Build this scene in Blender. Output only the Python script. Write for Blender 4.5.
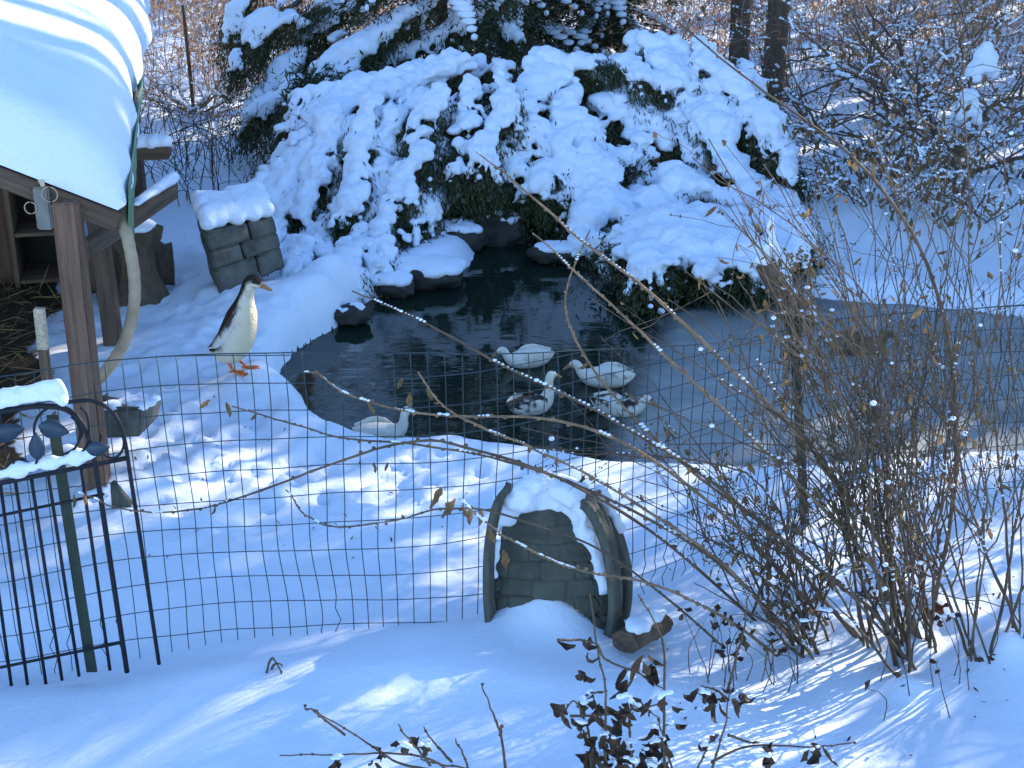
import bpy, bmesh, math, random
import numpy as np
from mathutils import Vector, Matrix
R = math.radians
for o in list(bpy.data.objects): bpy.data.objects.remove(o)
S = bpy.context.scene
COL = S.collection
random.seed(7); rng = np.random.default_rng(7)

# ------------------------------------------------------------------ camera
TH = R(22.8); F = 1480.0; H = 2.67
cam = bpy.data.cameras.new("camera"); cam.sensor_width = 36; cam.lens = 36*F/1024
cam.clip_start = 0.05; cam.clip_end = 2000
camo = bpy.data.objects.new("camera", cam); COL.objects.link(camo)
camo.location = (0, 0, H); camo.rotation_euler = (R(90)-TH, 0, 0)
S.camera = camo
S.render.resolution_x = 1024; S.render.resolution_y = 768

# ------------------------------------------------------------------ sky and sun
SUN_AZ = R(48); SUN_EL = R(24)            # azimuth to the right of straight ahead (+Y)
w = bpy.data.worlds.new("World"); S.world = w; w.use_nodes = True
nt = w.node_tree; bgn = nt.nodes['Background']
sky = nt.nodes.new('ShaderNodeTexSky'); sky.sky_type = 'NISHITA'; sky.sun_disc = False
sky.sun_elevation = SUN_EL; sky.sun_rotation = SUN_AZ; sky.air_density = 1.0; sky.dust_density = 0.0; sky.ozone_density = 4.5; sky.altitude = 600
nt.links.new(sky.outputs[0], bgn.inputs[0]); bgn.inputs[1].default_value = 0.15
sl = bpy.data.lights.new("sun", 'SUN'); sl.energy = 3.4; sl.angle = R(0.45); sl.color = (1.0, 0.90, 0.76)
so = bpy.data.objects.new("sun", sl); COL.objects.link(so)
sd = Vector((math.sin(SUN_AZ)*math.cos(SUN_EL), math.cos(SUN_AZ)*math.cos(SUN_EL), math.sin(SUN_EL)))
so.rotation_euler = sd.to_track_quat('Z', 'Y').to_euler(); so.location = sd*60
S.view_settings.view_transform = 'Standard'; S.view_settings.look = 'None'
S.view_settings.gamma = 1; S.view_settings.use_curve_mapping = False
S.view_settings.exposure = 1.6

# ------------------------------------------------------------------ helpers
CT, ST = math.cos(TH), math.sin(TH)
def ray(px, py):
    u = (px-512)/F; v = (py-384)/F
    return np.array([u, CT - v*ST, -ST - v*CT])
def P(px, py, z=0.0):                      # point of the picture that lies at height z
    d = ray(px, py); t = (z-H)/d[2]; p = d*t; p[2] += H; return p
def PY(px, py, Y):                         # point of the picture that lies at distance Y
    d = ray(px, py); p = d*(Y/d[1]); p[2] += H; return p
def smooth(a): a = np.clip(a, 0, 1); return a*a*(3-2*a)
def _h(ix, iy, iz):
    n = (ix.astype(np.int64)*374761393 + iy.astype(np.int64)*668265263 + iz.astype(np.int64)*2147483647) & 0x7fffffff
    n = ((n ^ (n >> 13))*1274126177) & 0x7fffffff
    return ((n ^ (n >> 16)) & 0xffff)/65535.0
def vn(p):                                 # value noise, -1..1, p is (n,3)
    p = np.asarray(p, float); i = np.floor(p); f = p-i; f = f*f*(3-2*f)
    x, y, z = i[:, 0], i[:, 1], i[:, 2]; r = 0
    for dx in (0, 1):
        for dy in (0, 1):
            for dz in (0, 1):
                wgt = (f[:, 0] if dx else 1-f[:, 0])*(f[:, 1] if dy else 1-f[:, 1])*(f[:, 2] if dz else 1-f[:, 2])
                r = r + wgt*_h(x+dx, y+dy, z+dz)
    return r*2-1
def fbm(p, s, o=3):
    p = np.asarray(p, float)*s; a = 1; r = 0
    for k in range(o): r = r + a*vn(p+17.3*k); p = p*2.03; a *= .5
    return r
def cr(pts, n):                            # Catmull-Rom resample to n points (any number of columns)
    p = np.array(pts, float)
    if len(p) == 2: return p[0]+(p[1]-p[0])*np.linspace(0, 1, n)[:, None]
    q = np.vstack([2*p[0]-p[1], p, 2*p[-1]-p[-2]])
    m = len(p)-1; t = np.linspace(0, m-1e-9, n); i = t.astype(int); f = (t-i)[:, None]
    a, b, c, d = q[i], q[i+1], q[i+2], q[i+3]
    return .5*((2*b)+(c-a)*f+(2*a-5*b+4*c-d)*f*f+(3*b-a-3*c+d)*f**3)
def unit(v): return v/(np.linalg.norm(v, axis=-1, keepdims=True)+1e-12)

def _ico(sub):
    bm = bmesh.new(); bmesh.ops.create_icosphere(bm, subdivisions=sub, radius=1)
    v = np.array([q.co[:] for q in bm.verts]); f = np.array([[q.index for q in g.verts] for g in bm.faces]); bm.free(); return v, f
ICO1, ICO2 = _ico(1), _ico(2)

class MB:
    """collects vertices and faces, then links them as one mesh object"""
    def __init__(s): s.v = []; s.f = []; s.n = 0; s.mi = []
    def add(s, v, f, mi=0):
        s.v.append(np.asarray(v, float)); s.f.append(np.asarray(f, int)+s.n); s.n += len(v); s.mi.append(mi)
    def tube(s, pts, rad, k=6, cap=True, flat=1.0):
        p = np.asarray(pts, float); n = len(p); rad = np.broadcast_to(np.asarray(rad, float), (n,))
        t = np.gradient(p, axis=0); t = unit(t)
        m = np.abs(p[-1]-p[0]); ref = np.zeros(3); ref[int(np.argmin(m))] = 1
        a = unit(np.cross(t, ref)); b = np.cross(t, a)
        th = np.arange(k)*2*math.pi/k
        v = p[:, None, :] + rad[:, None, None]*(a[:, None, :]*np.cos(th)[None, :, None] + flat*b[:, None, :]*np.sin(th)[None, :, None])
        i = np.arange(n-1)[:, None]*k; j = np.arange(k)[None, :]; j2 = (j+1) % k
        f = np.stack([i+j, i+j2, i+k+j2, i+k+j], -1).reshape(-1, 4)
        s.add(v.reshape(-1, 3), f)
        if cap and k <= 4 or cap and k > 4:
            if k == 4:
                s.f.append(np.array([[0, 3, 2, 1]])+s.n-n*k); s.mi.append(0); s.f.append(np.array([[0, 1, 2, 3]])+s.n-k); s.mi.append(0)
            elif k > 4:
                c = np.array([p[0], p[-1]]); o = s.n-n*k
                s.v.append(c); ic = s.n; s.n += 2
                jj = np.arange(k)
                s.f.append(np.stack([np.full(k, ic), o+(jj+1) % k, o+jj], -1)); s.mi.append(0)
                o2 = o+(n-1)*k
                s.f.append(np.stack([np.full(k, ic+1), o2+jj, o2+(jj+1) % k], -1)); s.mi.append(0)
    def box(s, c, size, rz=0):
        x, y, z = np.array(size)/2
        v = np.array([[a*x, b*y, d*z] for a in (-1, 1) for b in (-1, 1) for d in (-1, 1)])
        ca, sa = math.cos(rz), math.sin(rz)
        v = np.stack([v[:, 0]*ca-v[:, 1]*sa, v[:, 0]*sa+v[:, 1]*ca, v[:, 2]], -1)+np.array(c)
        s.add(v, [[0, 1, 3, 2], [4, 6, 7, 5], [0, 4, 5, 1], [2, 3, 7, 6], [0, 2, 6, 4], [1, 5, 7, 3]])
    def ells(s, cen, rad, ico=ICO1):
        cen = np.asarray(cen, float); rad = np.asarray(rad, float); tv, tf = ico
        v = tv[None]*rad[:, None, :]+cen[:, None, :]
        f = tf[None]+(np.arange(len(cen))*len(tv))[:, None, None]
        s.add(v.reshape(-1, 3), f.reshape(-1, 3))
    def blades(s, base, d, ln, wd, up=None):       # many diamond-shaped blades: base (n,3), direction (n,3)
        n = len(base); d = unit(d); r = unit(np.cross(d, rng.normal(size=(n, 3)))); ln = np.broadcast_to(ln, n)[:, None]; wd = np.broadcast_to(wd, n)[:, None]
        v = np.stack([base, base+d*ln*.45+r*wd*.5, base+d*ln, base+d*ln*.45-r*wd*.5], 1)
        s.add(v.reshape(-1, 3), (np.arange(n)*4)[:, None]+np.arange(4)[None])
    def leaf(s, base, d, ln, wd, curl=.8, nrm=None):  # one curled leaf of 2x5 faces, folded along its midrib
        d = unit(np.array(d, float)); 
        q = nrm if nrm is not None else rng.normal(size=3)
        r = unit(np.cross(d, q)); u = np.cross(r, d)
        ts = np.linspace(0, 1, 6); pos = np.array(base, float); V = []
        ang = 0; 
        for i, t in enumerate(ts):
            wv = wd*.5*math.sin(math.pi*(t*.92+.05))**.8*(1+.15*random.uniform(-1, 1))
            dd = d*math.cos(ang)+u*math.sin(ang); uu = u*math.cos(ang)-d*math.sin(ang)
            k1, k2 = random.uniform(.4, 1.0), random.uniform(.4, 1.0); V += [pos-r*wv*k1+uu*wv*(1.25-k1), pos, pos+r*wv*k2+uu*wv*(1.25-k2)]
            pos = pos+dd*ln/5; ang += curl/5*random.uniform(.6, 1.5)
        f = []
        for i in range(5):
            o = i*3; f += [[o, o+1, o+4, o+3], [o+1, o+2, o+5, o+4]]
        s.add(V, f)
    def build(s, name, mat=None, parent=None, smooth=True, origin=None, col=None):
        v = np.vstack(s.v); o = np.zeros(3)
        if parent is not None: o = np.array(parent['_w'] if '_w' in parent else parent.location)
        elif origin is not None: o = np.array(origin)
        me = bpy.data.meshes.new(name)
        me.vertices.add(len(v)); me.vertices.foreach_set('co', (v-o).astype(np.float32).ravel())
        tot = np.concatenate([np.full(len(f), f.shape[1]) for f in s.f]); lv = np.concatenate([f.ravel() for f in s.f])
        me.loops.add(len(lv)); me.loops.foreach_set('vertex_index', lv.astype(np.int32))
        me.polygons.add(len(tot)); st = np.concatenate([[0], np.cumsum(tot)[:-1]])
        me.polygons.foreach_set('loop_start', st.astype(np.int32)); me.polygons.foreach_set('loop_total', tot.astype(np.int32))
        me.update(calc_edges=True)
        mats = mat if isinstance(mat, (list, tuple)) else [mat]
        for m in mats:
            if m: me.materials.append(m)
        if len(mats) > 1: me.polygons.foreach_set('material_index', np.concatenate([np.full(len(f), m) for f, m in zip(s.f, s.mi)]).astype(np.int32))
        if smooth: me.polygons.foreach_set('use_smooth', np.ones(len(tot), bool))
        if col is not None:
            a = me.color_attributes.new('tint', 'FLOAT_COLOR', 'POINT'); c = np.ones((len(v), 4), np.float32); c[:, :3] = col; a.data.foreach_set('color', c.ravel())
        ob = bpy.data.objects.new(name, me); COL.objects.link(ob)
        if parent is not None: ob.parent = parent
        else: ob.location = o
        if parent is not None and parent.type == 'MESH': ob['_w'] = list(o)
        elif parent is not None: ob['_w'] = list(o)
        return ob
def thing(name, label, cat, loc, group=None):
    o = bpy.data.objects.new(name, None); COL.objects.link(o); o.location = [float(a) for a in loc]; o.empty_display_size = .1
    o['label'] = label; o['category'] = cat
    if group: o['group'] = group
    return o
def tag(o, label, cat, group=None, kind=None):
    if label: o['label'] = label
    if cat: o['category'] = cat
    if group: o['group'] = group
    if kind: o['kind'] = kind
    return o
def struct(o): o['kind'] = 'structure'; return o
def beam(name, p0, p1, wd, ht, mat, parent=None, bev=.004, up=(0, 0, 1), rough=.0):
    """bevelled plank from p0 to p1; its grain runs along its own X axis"""
    p0 = Vector(p0); p1 = Vector(p1); x = (p1-p0); L = x.length; x.normalize()
    y = Vector(up).cross(x)
    if y.length < 1e-3: y = Vector((0, 1, 0)).cross(x)
    y.normalize(); z = x.cross(y)
    bm = bmesh.new(); bmesh.ops.create_cube(bm, size=1)
    for v in bm.verts: v.co = Vector((v.co.x*L, v.co.y*wd, v.co.z*ht))
    le = [e for e in bm.edges if abs((e.verts[0].co-e.verts[1].co).x) > L*.5]
    bmesh.ops.subdivide_edges(bm, edges=le, cuts=10)
    bmesh.ops.bevel(bm, geom=[e for e in bm.edges if len(e.link_faces) == 2 and e.calc_face_angle(0) > 1], offset=bev, segments=2, affect='EDGES')
    if rough:
        for v in bm.verts: v.co += Vector([float(q) for q in rng.normal(size=3)])*rough
    me = bpy.data.meshes.new(name); bm.to_mesh(me); bm.free(); me.materials.append(mat)
    ob = bpy.data.objects.new(name, me); COL.objects.link(ob)
    M = Matrix(((x.x, y.x, z.x, 0), (x.y, y.y, z.y, 0), (x.z, y.z, z.z, 0), (0, 0, 0, 1)))
    c = (p0+p1)/2
    if parent is not None:
        po = Vector(parent['_w']) if '_w' in parent else Vector(parent.location); ob.parent = parent
        c = c-po
    ob.matrix_basis = Matrix.Translation(c) @ M
    return ob
def snow_mesh(name, cen, rad, vox, parent=None, amp=.012, sc=9, smooth_it=3, origin=None, mat=None):
    """many ellipsoids fused by a voxel remesh into one lumpy body of snow"""
    mb = MB(); mb.ells(cen, rad, ICO2 if len(cen) < 400 else ICO1); tmp = mb.build('tmp', None)
    m = tmp.modifiers.new('r', 'REMESH'); m.mode = 'VOXEL'; m.voxel_size = vox
    m2 = tmp.modifiers.new('s', 'SMOOTH'); m2.factor = .5; m2.iterations = smooth_it
    dg = bpy.context.evaluated_depsgraph_get(); dg.update()
    me = bpy.data.meshes.new_from_object(tmp.evaluated_get(dg)); bpy.data.objects.remove(tmp)
    n = len(me.vertices); v = np.empty(n*3, np.float32); me.vertices.foreach_get('co', v); v = v.reshape(-1, 3).astype(float)
    nn = np.empty(n*3, np.float32); me.vertices.foreach_get('normal', nn); nn = nn.reshape(-1, 3)
    v = v+nn*(amp*fbm(v, sc, 3))[:, None]
    o = np.zeros(3)
    if parent is not None: o = np.array(parent['_w'] if '_w' in parent else parent.location)
    elif origin is not None: o = np.array(origin)
    me.vertices.foreach_set('co', (v-o).astype(np.float32).ravel()); me.name = name
    me.materials.clear(); me.materials.append(mat or M['snow']); me.polygons.foreach_set('use_smooth', np.ones(len(me.polygons), bool)); me.update()
    ob = bpy.data.objects.new(name, me); COL.objects.link(ob)
    if parent is not None: ob.parent = parent; ob['_w'] = list(o)
    else: ob.location = o
    return ob

# ------------------------------------------------------------------ materials
M = {}
def mat(name, base, rough=.7, spec=.3, var=.25, scale=(12, 12, 12), bump=.0, bscale=40, metal=0, coord='Object', base2=None, tint=False):
    if name not in ('snow', 'feather', 'foot_orange', 'eye', 'bill_yellow', 'iron', 'wire', 'ornament', 'faux', 'faux_trim', 'stone'):        # base colours shifted warm to offset the blue skylight
        base = [a*b for a, b in zip(base, (1.22, 1.0, .76))]; base2 = [a*b for a, b in zip(base2, (1.22, 1.0, .76))] if base2 else None
    m = bpy.data.materials.new(name); m.use_nodes = True; n = m.node_tree; b = n.nodes['Principled BSDF']
    b.inputs['Roughness'].default_value = rough; b.inputs['Specular IOR Level'].default_value = spec; b.inputs['Metallic'].default_value = metal
    tc = n.nodes.new('ShaderNodeTexCoord'); mp = n.nodes.new('ShaderNodeMapping'); mp.inputs['Scale'].default_value = scale
    n.links.new(tc.outputs[coord], mp.inputs[0])
    nz = n.nodes.new('ShaderNodeTexNoise'); nz.inputs['Scale'].default_value = 1; nz.inputs['Detail'].default_value = 5; nz.inputs['Roughness'].default_value = .65
    n.links.new(mp.outputs[0], nz.inputs[0])
    rp = n.nodes.new('ShaderNodeValToRGB'); rp.color_ramp.elements[0].position = .3; rp.color_ramp.elements[1].position = .7
    b2 = base2 or [min(1, c*(1+var)) for c in base]; b1 = [c*(1-var) for c in base] if not base2 else base
    rp.color_ramp.elements[0].color = (*b1, 1); rp.color_ramp.elements[1].color = (*b2, 1)
    n.links.new(nz.outputs['Fac'], rp.inputs[0])
    out = rp.outputs[0]
    if tint:
        at = n.nodes.new('ShaderNodeAttribute'); at.attribute_name = 'tint'
        mx = n.nodes.new('ShaderNodeMix'); mx.data_type = 'RGBA'; mx.blend_type = 'MULTIPLY'; mx.inputs[0].default_value = 1
        n.links.new(at.outputs['Color'], mx.inputs[6]); n.links.new(out, mx.inputs[7]); out = mx.outputs[2]
    n.links.new(out, b.inputs['Base Color'])
    if bump:
        bp = n.nodes.new('ShaderNodeBump'); bp.inputs['Strength'].default_value = bump; bp.inputs['Distance'].default_value = .01
        n2 = n.nodes.new('ShaderNodeTexNoise'); n2.inputs['Scale'].default_value = bscale; n2.inputs['Detail'].default_value = 4
        n.links.new(mp.outputs[0] if bscale < 5 else tc.outputs[coord], n2.inputs[0]); n.links.new(n2.outputs['Fac'], bp.inputs['Height']); n.links.new(bp.outputs[0], b.inputs['Normal'])
    M[name] = m; return m
mat('snow', (.80, .865, .95), rough=.55, spec=.25, var=.03, scale=(5, 5, 5), bump=.55, bscale=55)
mat('wood_grey', (.11, .085, .07), base2=(.23, .18, .15), scale=(2.5, 40, 40), rough=.85, bump=.5, bscale=1.0)
mat('wood_dark', (.05, .04, .035), base2=(.13, .105, .09), scale=(3, 40, 40), rough=.85, bump=.5, bscale=1.0)
mat('wood_red', (.085, .055, .045), base2=(.20, .145, .125), scale=(2.5, 45, 45), rough=.85, bump=.6, bscale=1.0)
mat('wood_tan', (.32, .22, .12), base2=(.45, .33, .19), scale=(20, 20, 3), rough=.8)
mat('bark', (.05, .042, .036), base2=(.13, .11, .095), scale=(25, 25, 4), rough=.9, bump=.8, bscale=30)
mat('bark_brown', (.055, .046, .042), base2=(.14, .118, .105), scale=(18, 18, 3), rough=.9, bump=.8, bscale=25)
mat('needles', (.018, .034, .018), base2=(.045, .065, .03), scale=(4, 4, 4), rough=.6)
mat('needles_olive', (.03, .04, .015), base2=(.075, .08, .03), scale=(5, 5, 5), rough=.6)
mat('twig', (.05, .042, .036), base2=(.15, .125, .105), scale=(9, 9, 9), rough=.75)
mat('twig_olive', (.05, .05, .03), base2=(.13, .125, .085), scale=(9, 9, 9), rough=.7)
mat('twig_red', (.05, .03, .025), base2=(.11, .07, .055), scale=(9, 9, 9), rough=.7)
mat('twig_tan', (.10, .08, .06), base2=(.27, .22, .17), scale=(30, 30, 30), rough=.8)
mat('brush', (.22, .16, .12), base2=(.52, .43, .36), scale=(2, 2, 2), rough=.85)
mat('dry_leaf', (.10, .075, .04), base2=(.26, .21, .13), scale=(25, 25, 25), rough=.7)
mat('dark_leaf', (.025, .018, .015), base2=(.09, .065, .045), scale=(20, 20, 20), rough=.7)
mat('oak_leaf', (.09, .045, .022), base2=(.17, .09, .045), scale=(30, 30, 30), rough=.7)
mat('vine_leaf', (.13, .11, .085), base2=(.34, .28, .21), scale=(25, 25, 25), rough=.8)
mat('stone', (.07, .068, .055), base2=(.17, .165, .14), scale=(9, 9, 9), rough=.9, bump=.8, bscale=35)
mat('rock', (.014, .018, .021), base2=(.055, .062, .066), scale=(7, 7, 7), rough=.85, bump=.8, bscale=25)
mat('faux', (.052, .054, .040), base2=(.105, .108, .082), scale=(11, 11, 11), rough=.75, bump=.5, bscale=60)
mat('faux_trim', (.055, .055, .042), base2=(.14, .135, .105), scale=(30, 30, 5), rough=.75, bump=.5, bscale=60)
mat('iron', (.008, .009, .012), base2=(.02, .022, .028), scale=(30, 30, 30), rough=.6, spec=.25)
mat('post_green', (.012, .03, .024), base2=(.03, .055, .045), scale=(30, 30, 30), rough=.5, spec=.4)
mat('wire', (.012, .035, .042), base2=(.03, .06, .068), scale=(20, 20, 20), rough=.45, spec=.5)
mat('ornament', (.018, .035, .055), base2=(.035, .06, .09), scale=(20, 20, 20), rough=.5, spec=.4)
mat('hose', (.27, .25, .21), base2=(.42, .39, .34), scale=(8, 8, 8), rough=.55)
mat('green_sheet', (.05, .15, .11), base2=(.16, .29, .22), scale=(12, 12, 2), rough=.5)
mat('white_paint', (.35, .33, .30), base2=(.75, .74, .70), scale=(60, 60, 25), rough=.7)
mat('metal_grey', (.09, .12, .14), base2=(.18, .22, .25), scale=(15, 15, 15), rough=.4, metal=.3)
mat('straw', (.14, .095, .05), base2=(.36, .27, .15), scale=(4, 4, 4), rough=.85)
mat('black', (.012, .012, .013), rough=.5)
mat('feather', (.95, .88, .78), base2=(1, .94, .85), scale=(30, 30, 30), rough=.75, spec=.15, tint=True, bump=.7, bscale=75)
mat('bill_yellow', (.26, .17, .06), base2=(.36, .25, .11), scale=(20, 20, 20), rough=.45)
mat('bill_grey', (.20, .13, .08), base2=(.30, .21, .13), scale=(30, 30, 30), rough=.45)
mat('foot_orange', (.55, .12, .02), base2=(.68, .19, .04), scale=(30, 30, 30), rough=.5)
mat('eye', (.01, .01, .01), rough=.1, spec=.6)

def translucent(name, fac):                 # thin dead leaves let the low sun through
    n = M[name].node_tree; b = n.nodes['Principled BSDF']; t = n.nodes.new('ShaderNodeBsdfTranslucent'); mx = n.nodes.new('ShaderNodeMixShader'); mx.inputs[0].default_value = fac
    n.links.new(b.inputs['Base Color'].links[0].from_socket, t.inputs[0]); n.links.new(b.outputs[0], mx.inputs[1]); n.links.new(t.outputs[0], mx.inputs[2]); n.links.new(mx.outputs[0], n.nodes['Material Output'].inputs[0])
for _n in ('brush', 'dry_leaf', 'vine_leaf', 'oak_leaf'): translucent(_n, .4)
def ground_mat():
    m = bpy.data.materials.new('snow_ground'); m.use_nodes = True; n = m.node_tree; b = n.nodes['Principled BSDF']; L = n.links
    tc = n.nodes.new('ShaderNodeTexCoord')
    at = n.nodes.new('ShaderNodeAttribute'); at.attribute_name = 'bare'
    nz = n.nodes.new('ShaderNodeTexNoise'); nz.inputs['Scale'].default_value = 14; nz.inputs['Detail'].default_value = 6; L.new(tc.outputs['Object'], nz.inputs[0])
    ad = n.nodes.new('ShaderNodeMath'); ad.operation = 'ADD'; L.new(at.outputs['Fac'], ad.inputs[0])
    mu = n.nodes.new('ShaderNodeMath'); mu.operation = 'MULTIPLY_ADD'; mu.inputs[1].default_value = .9; mu.inputs[2].default_value = -.45; L.new(nz.outputs['Fac'], mu.inputs[0]); L.new(mu.outputs[0], ad.inputs[1])
    st = n.nodes.new('ShaderNodeMapRange'); st.inputs[1].default_value = .45; st.inputs[2].default_value = .58; L.new(ad.outputs[0], st.inputs[0])
    so_ = n.nodes.new('ShaderNodeValToRGB'); so_.color_ramp.elements[0].color = (.022, .018, .013, 1); so_.color_ramp.elements[1].color = (.09, .07, .045, 1)
    n3 = n.nodes.new('ShaderNodeTexNoise'); n3.inputs['Scale'].default_value = 45; n3.inputs['Detail'].default_value = 6; L.new(tc.outputs['Object'], n3.inputs[0]); L.new(n3.outputs['Fac'], so_.inputs[0])
    mx = n.nodes.new('ShaderNodeMix'); mx.data_type = 'RGBA'; mx.inputs[6].default_value = (.80, .865, .95, 1); L.new(so_.outputs[0], mx.inputs[7]); L.new(st.outputs[0], mx.inputs[0])
    L.new(mx.outputs[2], b.inputs['Base Color']); b.inputs['Roughness'].default_value = .6; b.inputs['Specular IOR Level'].default_value = .25
    bp = n.nodes.new('ShaderNodeBump'); bp.inputs['Strength'].default_value = .4; bp.inputs['Distance'].default_value = .012
    n2 = n.nodes.new('ShaderNodeTexNoise'); n2.inputs['Scale'].default_value = 38; n2.inputs['Detail'].default_value = 7; n2.inputs['Roughness'].default_value = .6; L.new(tc.outputs['Object'], n2.inputs[0])
    L.new(n2.outputs['Fac'], bp.inputs['Height']); L.new(bp.outputs[0], b.inputs['Normal'])
    M['ground'] = m
ground_mat()
def water_mat():
    m = bpy.data.materials.new('pond_water'); m.use_nodes = True; n = m.node_tree; b = n.nodes['Principled BSDF']; L = n.links
    b.inputs['Base Color'].default_value = (.010, .020, .014, 1); b.inputs['Roughness'].default_value = .04; b.inputs['IOR'].default_value = 1.33; b.inputs['Specular IOR Level'].default_value = .5
    tc = n.nodes.new('ShaderNodeTexCoord'); mp = n.nodes.new('ShaderNodeMapping'); mp.inputs['Scale'].default_value = (2.4, 6, 1); L.new(tc.outputs['Object'], mp.inputs[0])
    nz = n.nodes.new('ShaderNodeTexNoise'); nz.inputs['Scale'].default_value = 1.3; nz.inputs['Detail'].default_value = 3; nz.inputs['Distortion'].default_value = .8; L.new(mp.outputs[0], nz.inputs[0])
    bp = n.nodes.new('ShaderNodeBump'); bp.inputs['Strength'].default_value = .09; bp.inputs['Distance'].default_value = .02
    L.new(nz.outputs['Fac'], bp.inputs['Height']); L.new(bp.outputs[0], b.inputs['Normal']); M['water'] = m
    m = bpy.data.materials.new('pond_ice'); m.use_nodes = True; n = m.node_tree; b = n.nodes['Principled BSDF']; L = n.links
    tc = n.nodes.new('ShaderNodeTexCoord')
    nz = n.nodes.new('ShaderNodeTexNoise'); nz.inputs['Scale'].default_value = 1.6; nz.inputs['Detail'].default_value = 8; nz.inputs['Roughness'].default_value = .62; nz.inputs['Distortion'].default_value = .6; mq = n.nodes.new('ShaderNodeMapping'); mq.inputs['Rotation'].default_value = (0, 0, .7); mq.inputs['Scale'].default_value = (.8, 2.6, 1); L.new(tc.outputs['Object'], mq.inputs[0]); L.new(mq.outputs[0], nz.inputs[0])
    rp = n.nodes.new('ShaderNodeValToRGB'); e = rp.color_ramp.elements; e[0].position = .3; e[0].color = (.19, .20, .185, 1); e[1].position = .75; e[1].color = (.40, .41, .40, 1); e2 = e.new(.86); e2.color = (.66, .70, .74, 1); L.new(nz.outputs['Fac'], rp.inputs[0])
    L.new(rp.outputs[0], b.inputs['Base Color']); b.inputs['Roughness'].default_value = .38; b.inputs['IOR'].default_value = 1.31
    bp = n.nodes.new('ShaderNodeBump'); bp.inputs['Strength'].default_value = .2; bp.inputs['Distance'].default_value = .01
    n2 = n.nodes.new('ShaderNodeTexNoise'); n2.inputs['Scale'].default_value = 25; n2.inputs['Detail'].default_value = 5; L.new(tc.outputs['Object'], n2.inputs[0]); L.new(n2.outputs['Fac'], bp.inputs['Height']); L.new(bp.outputs[0], b.inputs['Normal'])
    at = n.nodes.new('ShaderNodeAttribute'); at.attribute_name = 'tint'       # how thick the ice film is: thins out towards open water
    n4 = n.nodes.new('ShaderNodeTexNoise'); n4.inputs['Scale'].default_value = 3.5; n4.inputs['Detail'].default_value = 6; L.new(tc.outputs['Object'], n4.inputs[0])
    a1 = n.nodes.new('ShaderNodeMath'); a1.operation = 'MULTIPLY_ADD'; a1.inputs[1].default_value = 1.0; a1.inputs[2].default_value = -.5; L.new(n4.outputs['Fac'], a1.inputs[0])
    a2 = n.nodes.new('ShaderNodeMath'); a2.operation = 'ADD'; L.new(a1.outputs[0], a2.inputs[0]); L.new(at.outputs['Fac'], a2.inputs[1])
    mr = n.nodes.new('ShaderNodeMapRange'); mr.inputs[1].default_value = .3; mr.inputs[2].default_value = .8; mr.inputs[4].default_value = .93; L.new(a2.outputs[0], mr.inputs[0])
    tr = n.nodes.new('ShaderNodeBsdfTransparent'); mx = n.nodes.new('ShaderNodeMixShader'); L.new(mr.outputs[0], mx.inputs[0]); L.new(tr.outputs[0], mx.inputs[1]); L.new(b.outputs[0], mx.inputs[2])
    L.new(mx.outputs[0], n.nodes['Material Output'].inputs[0]); M['ice'] = m
water_mat()

# ------------------------------------------------------------------ terrain with the pond dug into it
WZ = -0.10
PONDPX = [(277, 368), (284, 385), (300, 402), (326, 432), (368, 447), (430, 455), (490, 464), (560, 474), (640, 480), (720, 480), (800, 476), (900, 470), (1024, 466), (1160, 452),
          (1170, 318), (1024, 318), (950, 309), (880, 304), (800, 297), (740, 291), (690, 286), (645, 283), (615, 268), (580, 250), (560, 232), (530, 224), (500, 226), (478, 248), (466, 268),
          (440, 279), (400, 290), (365, 302), (345, 322), (305, 346)]
PW = np.array([P(a, b, WZ)[:2] for a, b in PONDPX]); PW = cr(np.vstack([PW, PW[:1]]), 160)[:-1]
PW = PW + .025*np.stack([vn(np.c_[PW*6, np.zeros(len(PW))]), vn(np.c_[PW*6, np.full(len(PW), 5.)])], -1)
def pond_sd(x, y):
    q = np.stack([x, y], -1); A = PW; B = np.roll(PW, -1, 0); d = np.full(len(q), 1e9); ins = np.zeros(len(q), bool)
    for a, b in zip(A, B):
        ab = b-a; t = np.clip(((q-a)@ab)/(ab@ab+1e-12), 0, 1); d = np.minimum(d, np.hypot(*(q-a-t[:, None]*ab).T))
        c = ((a[1] > q[:, 1]) != (b[1] > q[:, 1])); xx = (b[0]-a[0])*(q[:, 1]-a[1])/(b[1]-a[1]+1e-15)+a[0]; ins ^= c & (q[:, 0] < xx)
    return np.where(ins, -d, d)
BUMPS = []       # (x, y, rx, ry, height)
def bump_px(px, py, rx, ry, h, z=0): p = P(px, py, z); BUMPS.append((p[0], p[1], rx, ry, h))
bump_px(288, 306, .30, .24, .12); bump_px(318, 288, .16, .14, .07); bump_px(258, 276, .17, .13, .06); bump_px(240, 325, .18, .15, .06); bump_px(330, 305, .1, .1, .05); bump_px(295, 330, .14, .12, .05); bump_px(215, 300, .15, .2, .05); bump_px(245, 385, .28, .22, .05); bump_px(225, 270, .3, .4, .10)
bump_px(546, 632, .17, .17, .19); bump_px(470, 668, .35, .20, .06); bump_px(500, 690, .5, .35, .06); bump_px(300, 720, .9, .45, .05)
bump_px(690, 235, .5, .5, .08); bump_px(800, 215, .7, .5, .10)
bump_px(345, 285, .18, .15, .10); bump_px(130, 470, .3, .3, .05); bump_px(1000, 640, .3, .25, .06); bump_px(760, 620, .3, .2, .06)
bump_px(960, 210, .8, .6, .12)
for _a in ((905, 648), (932, 605), (882, 565), (800, 592), (770, 618), (1000, 655), (962, 628), (850, 632), (905, 690), (735, 640), (985, 590), (1015, 610)): bump_px(*_a, .07, .06, .045)
DENTS = []
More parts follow.
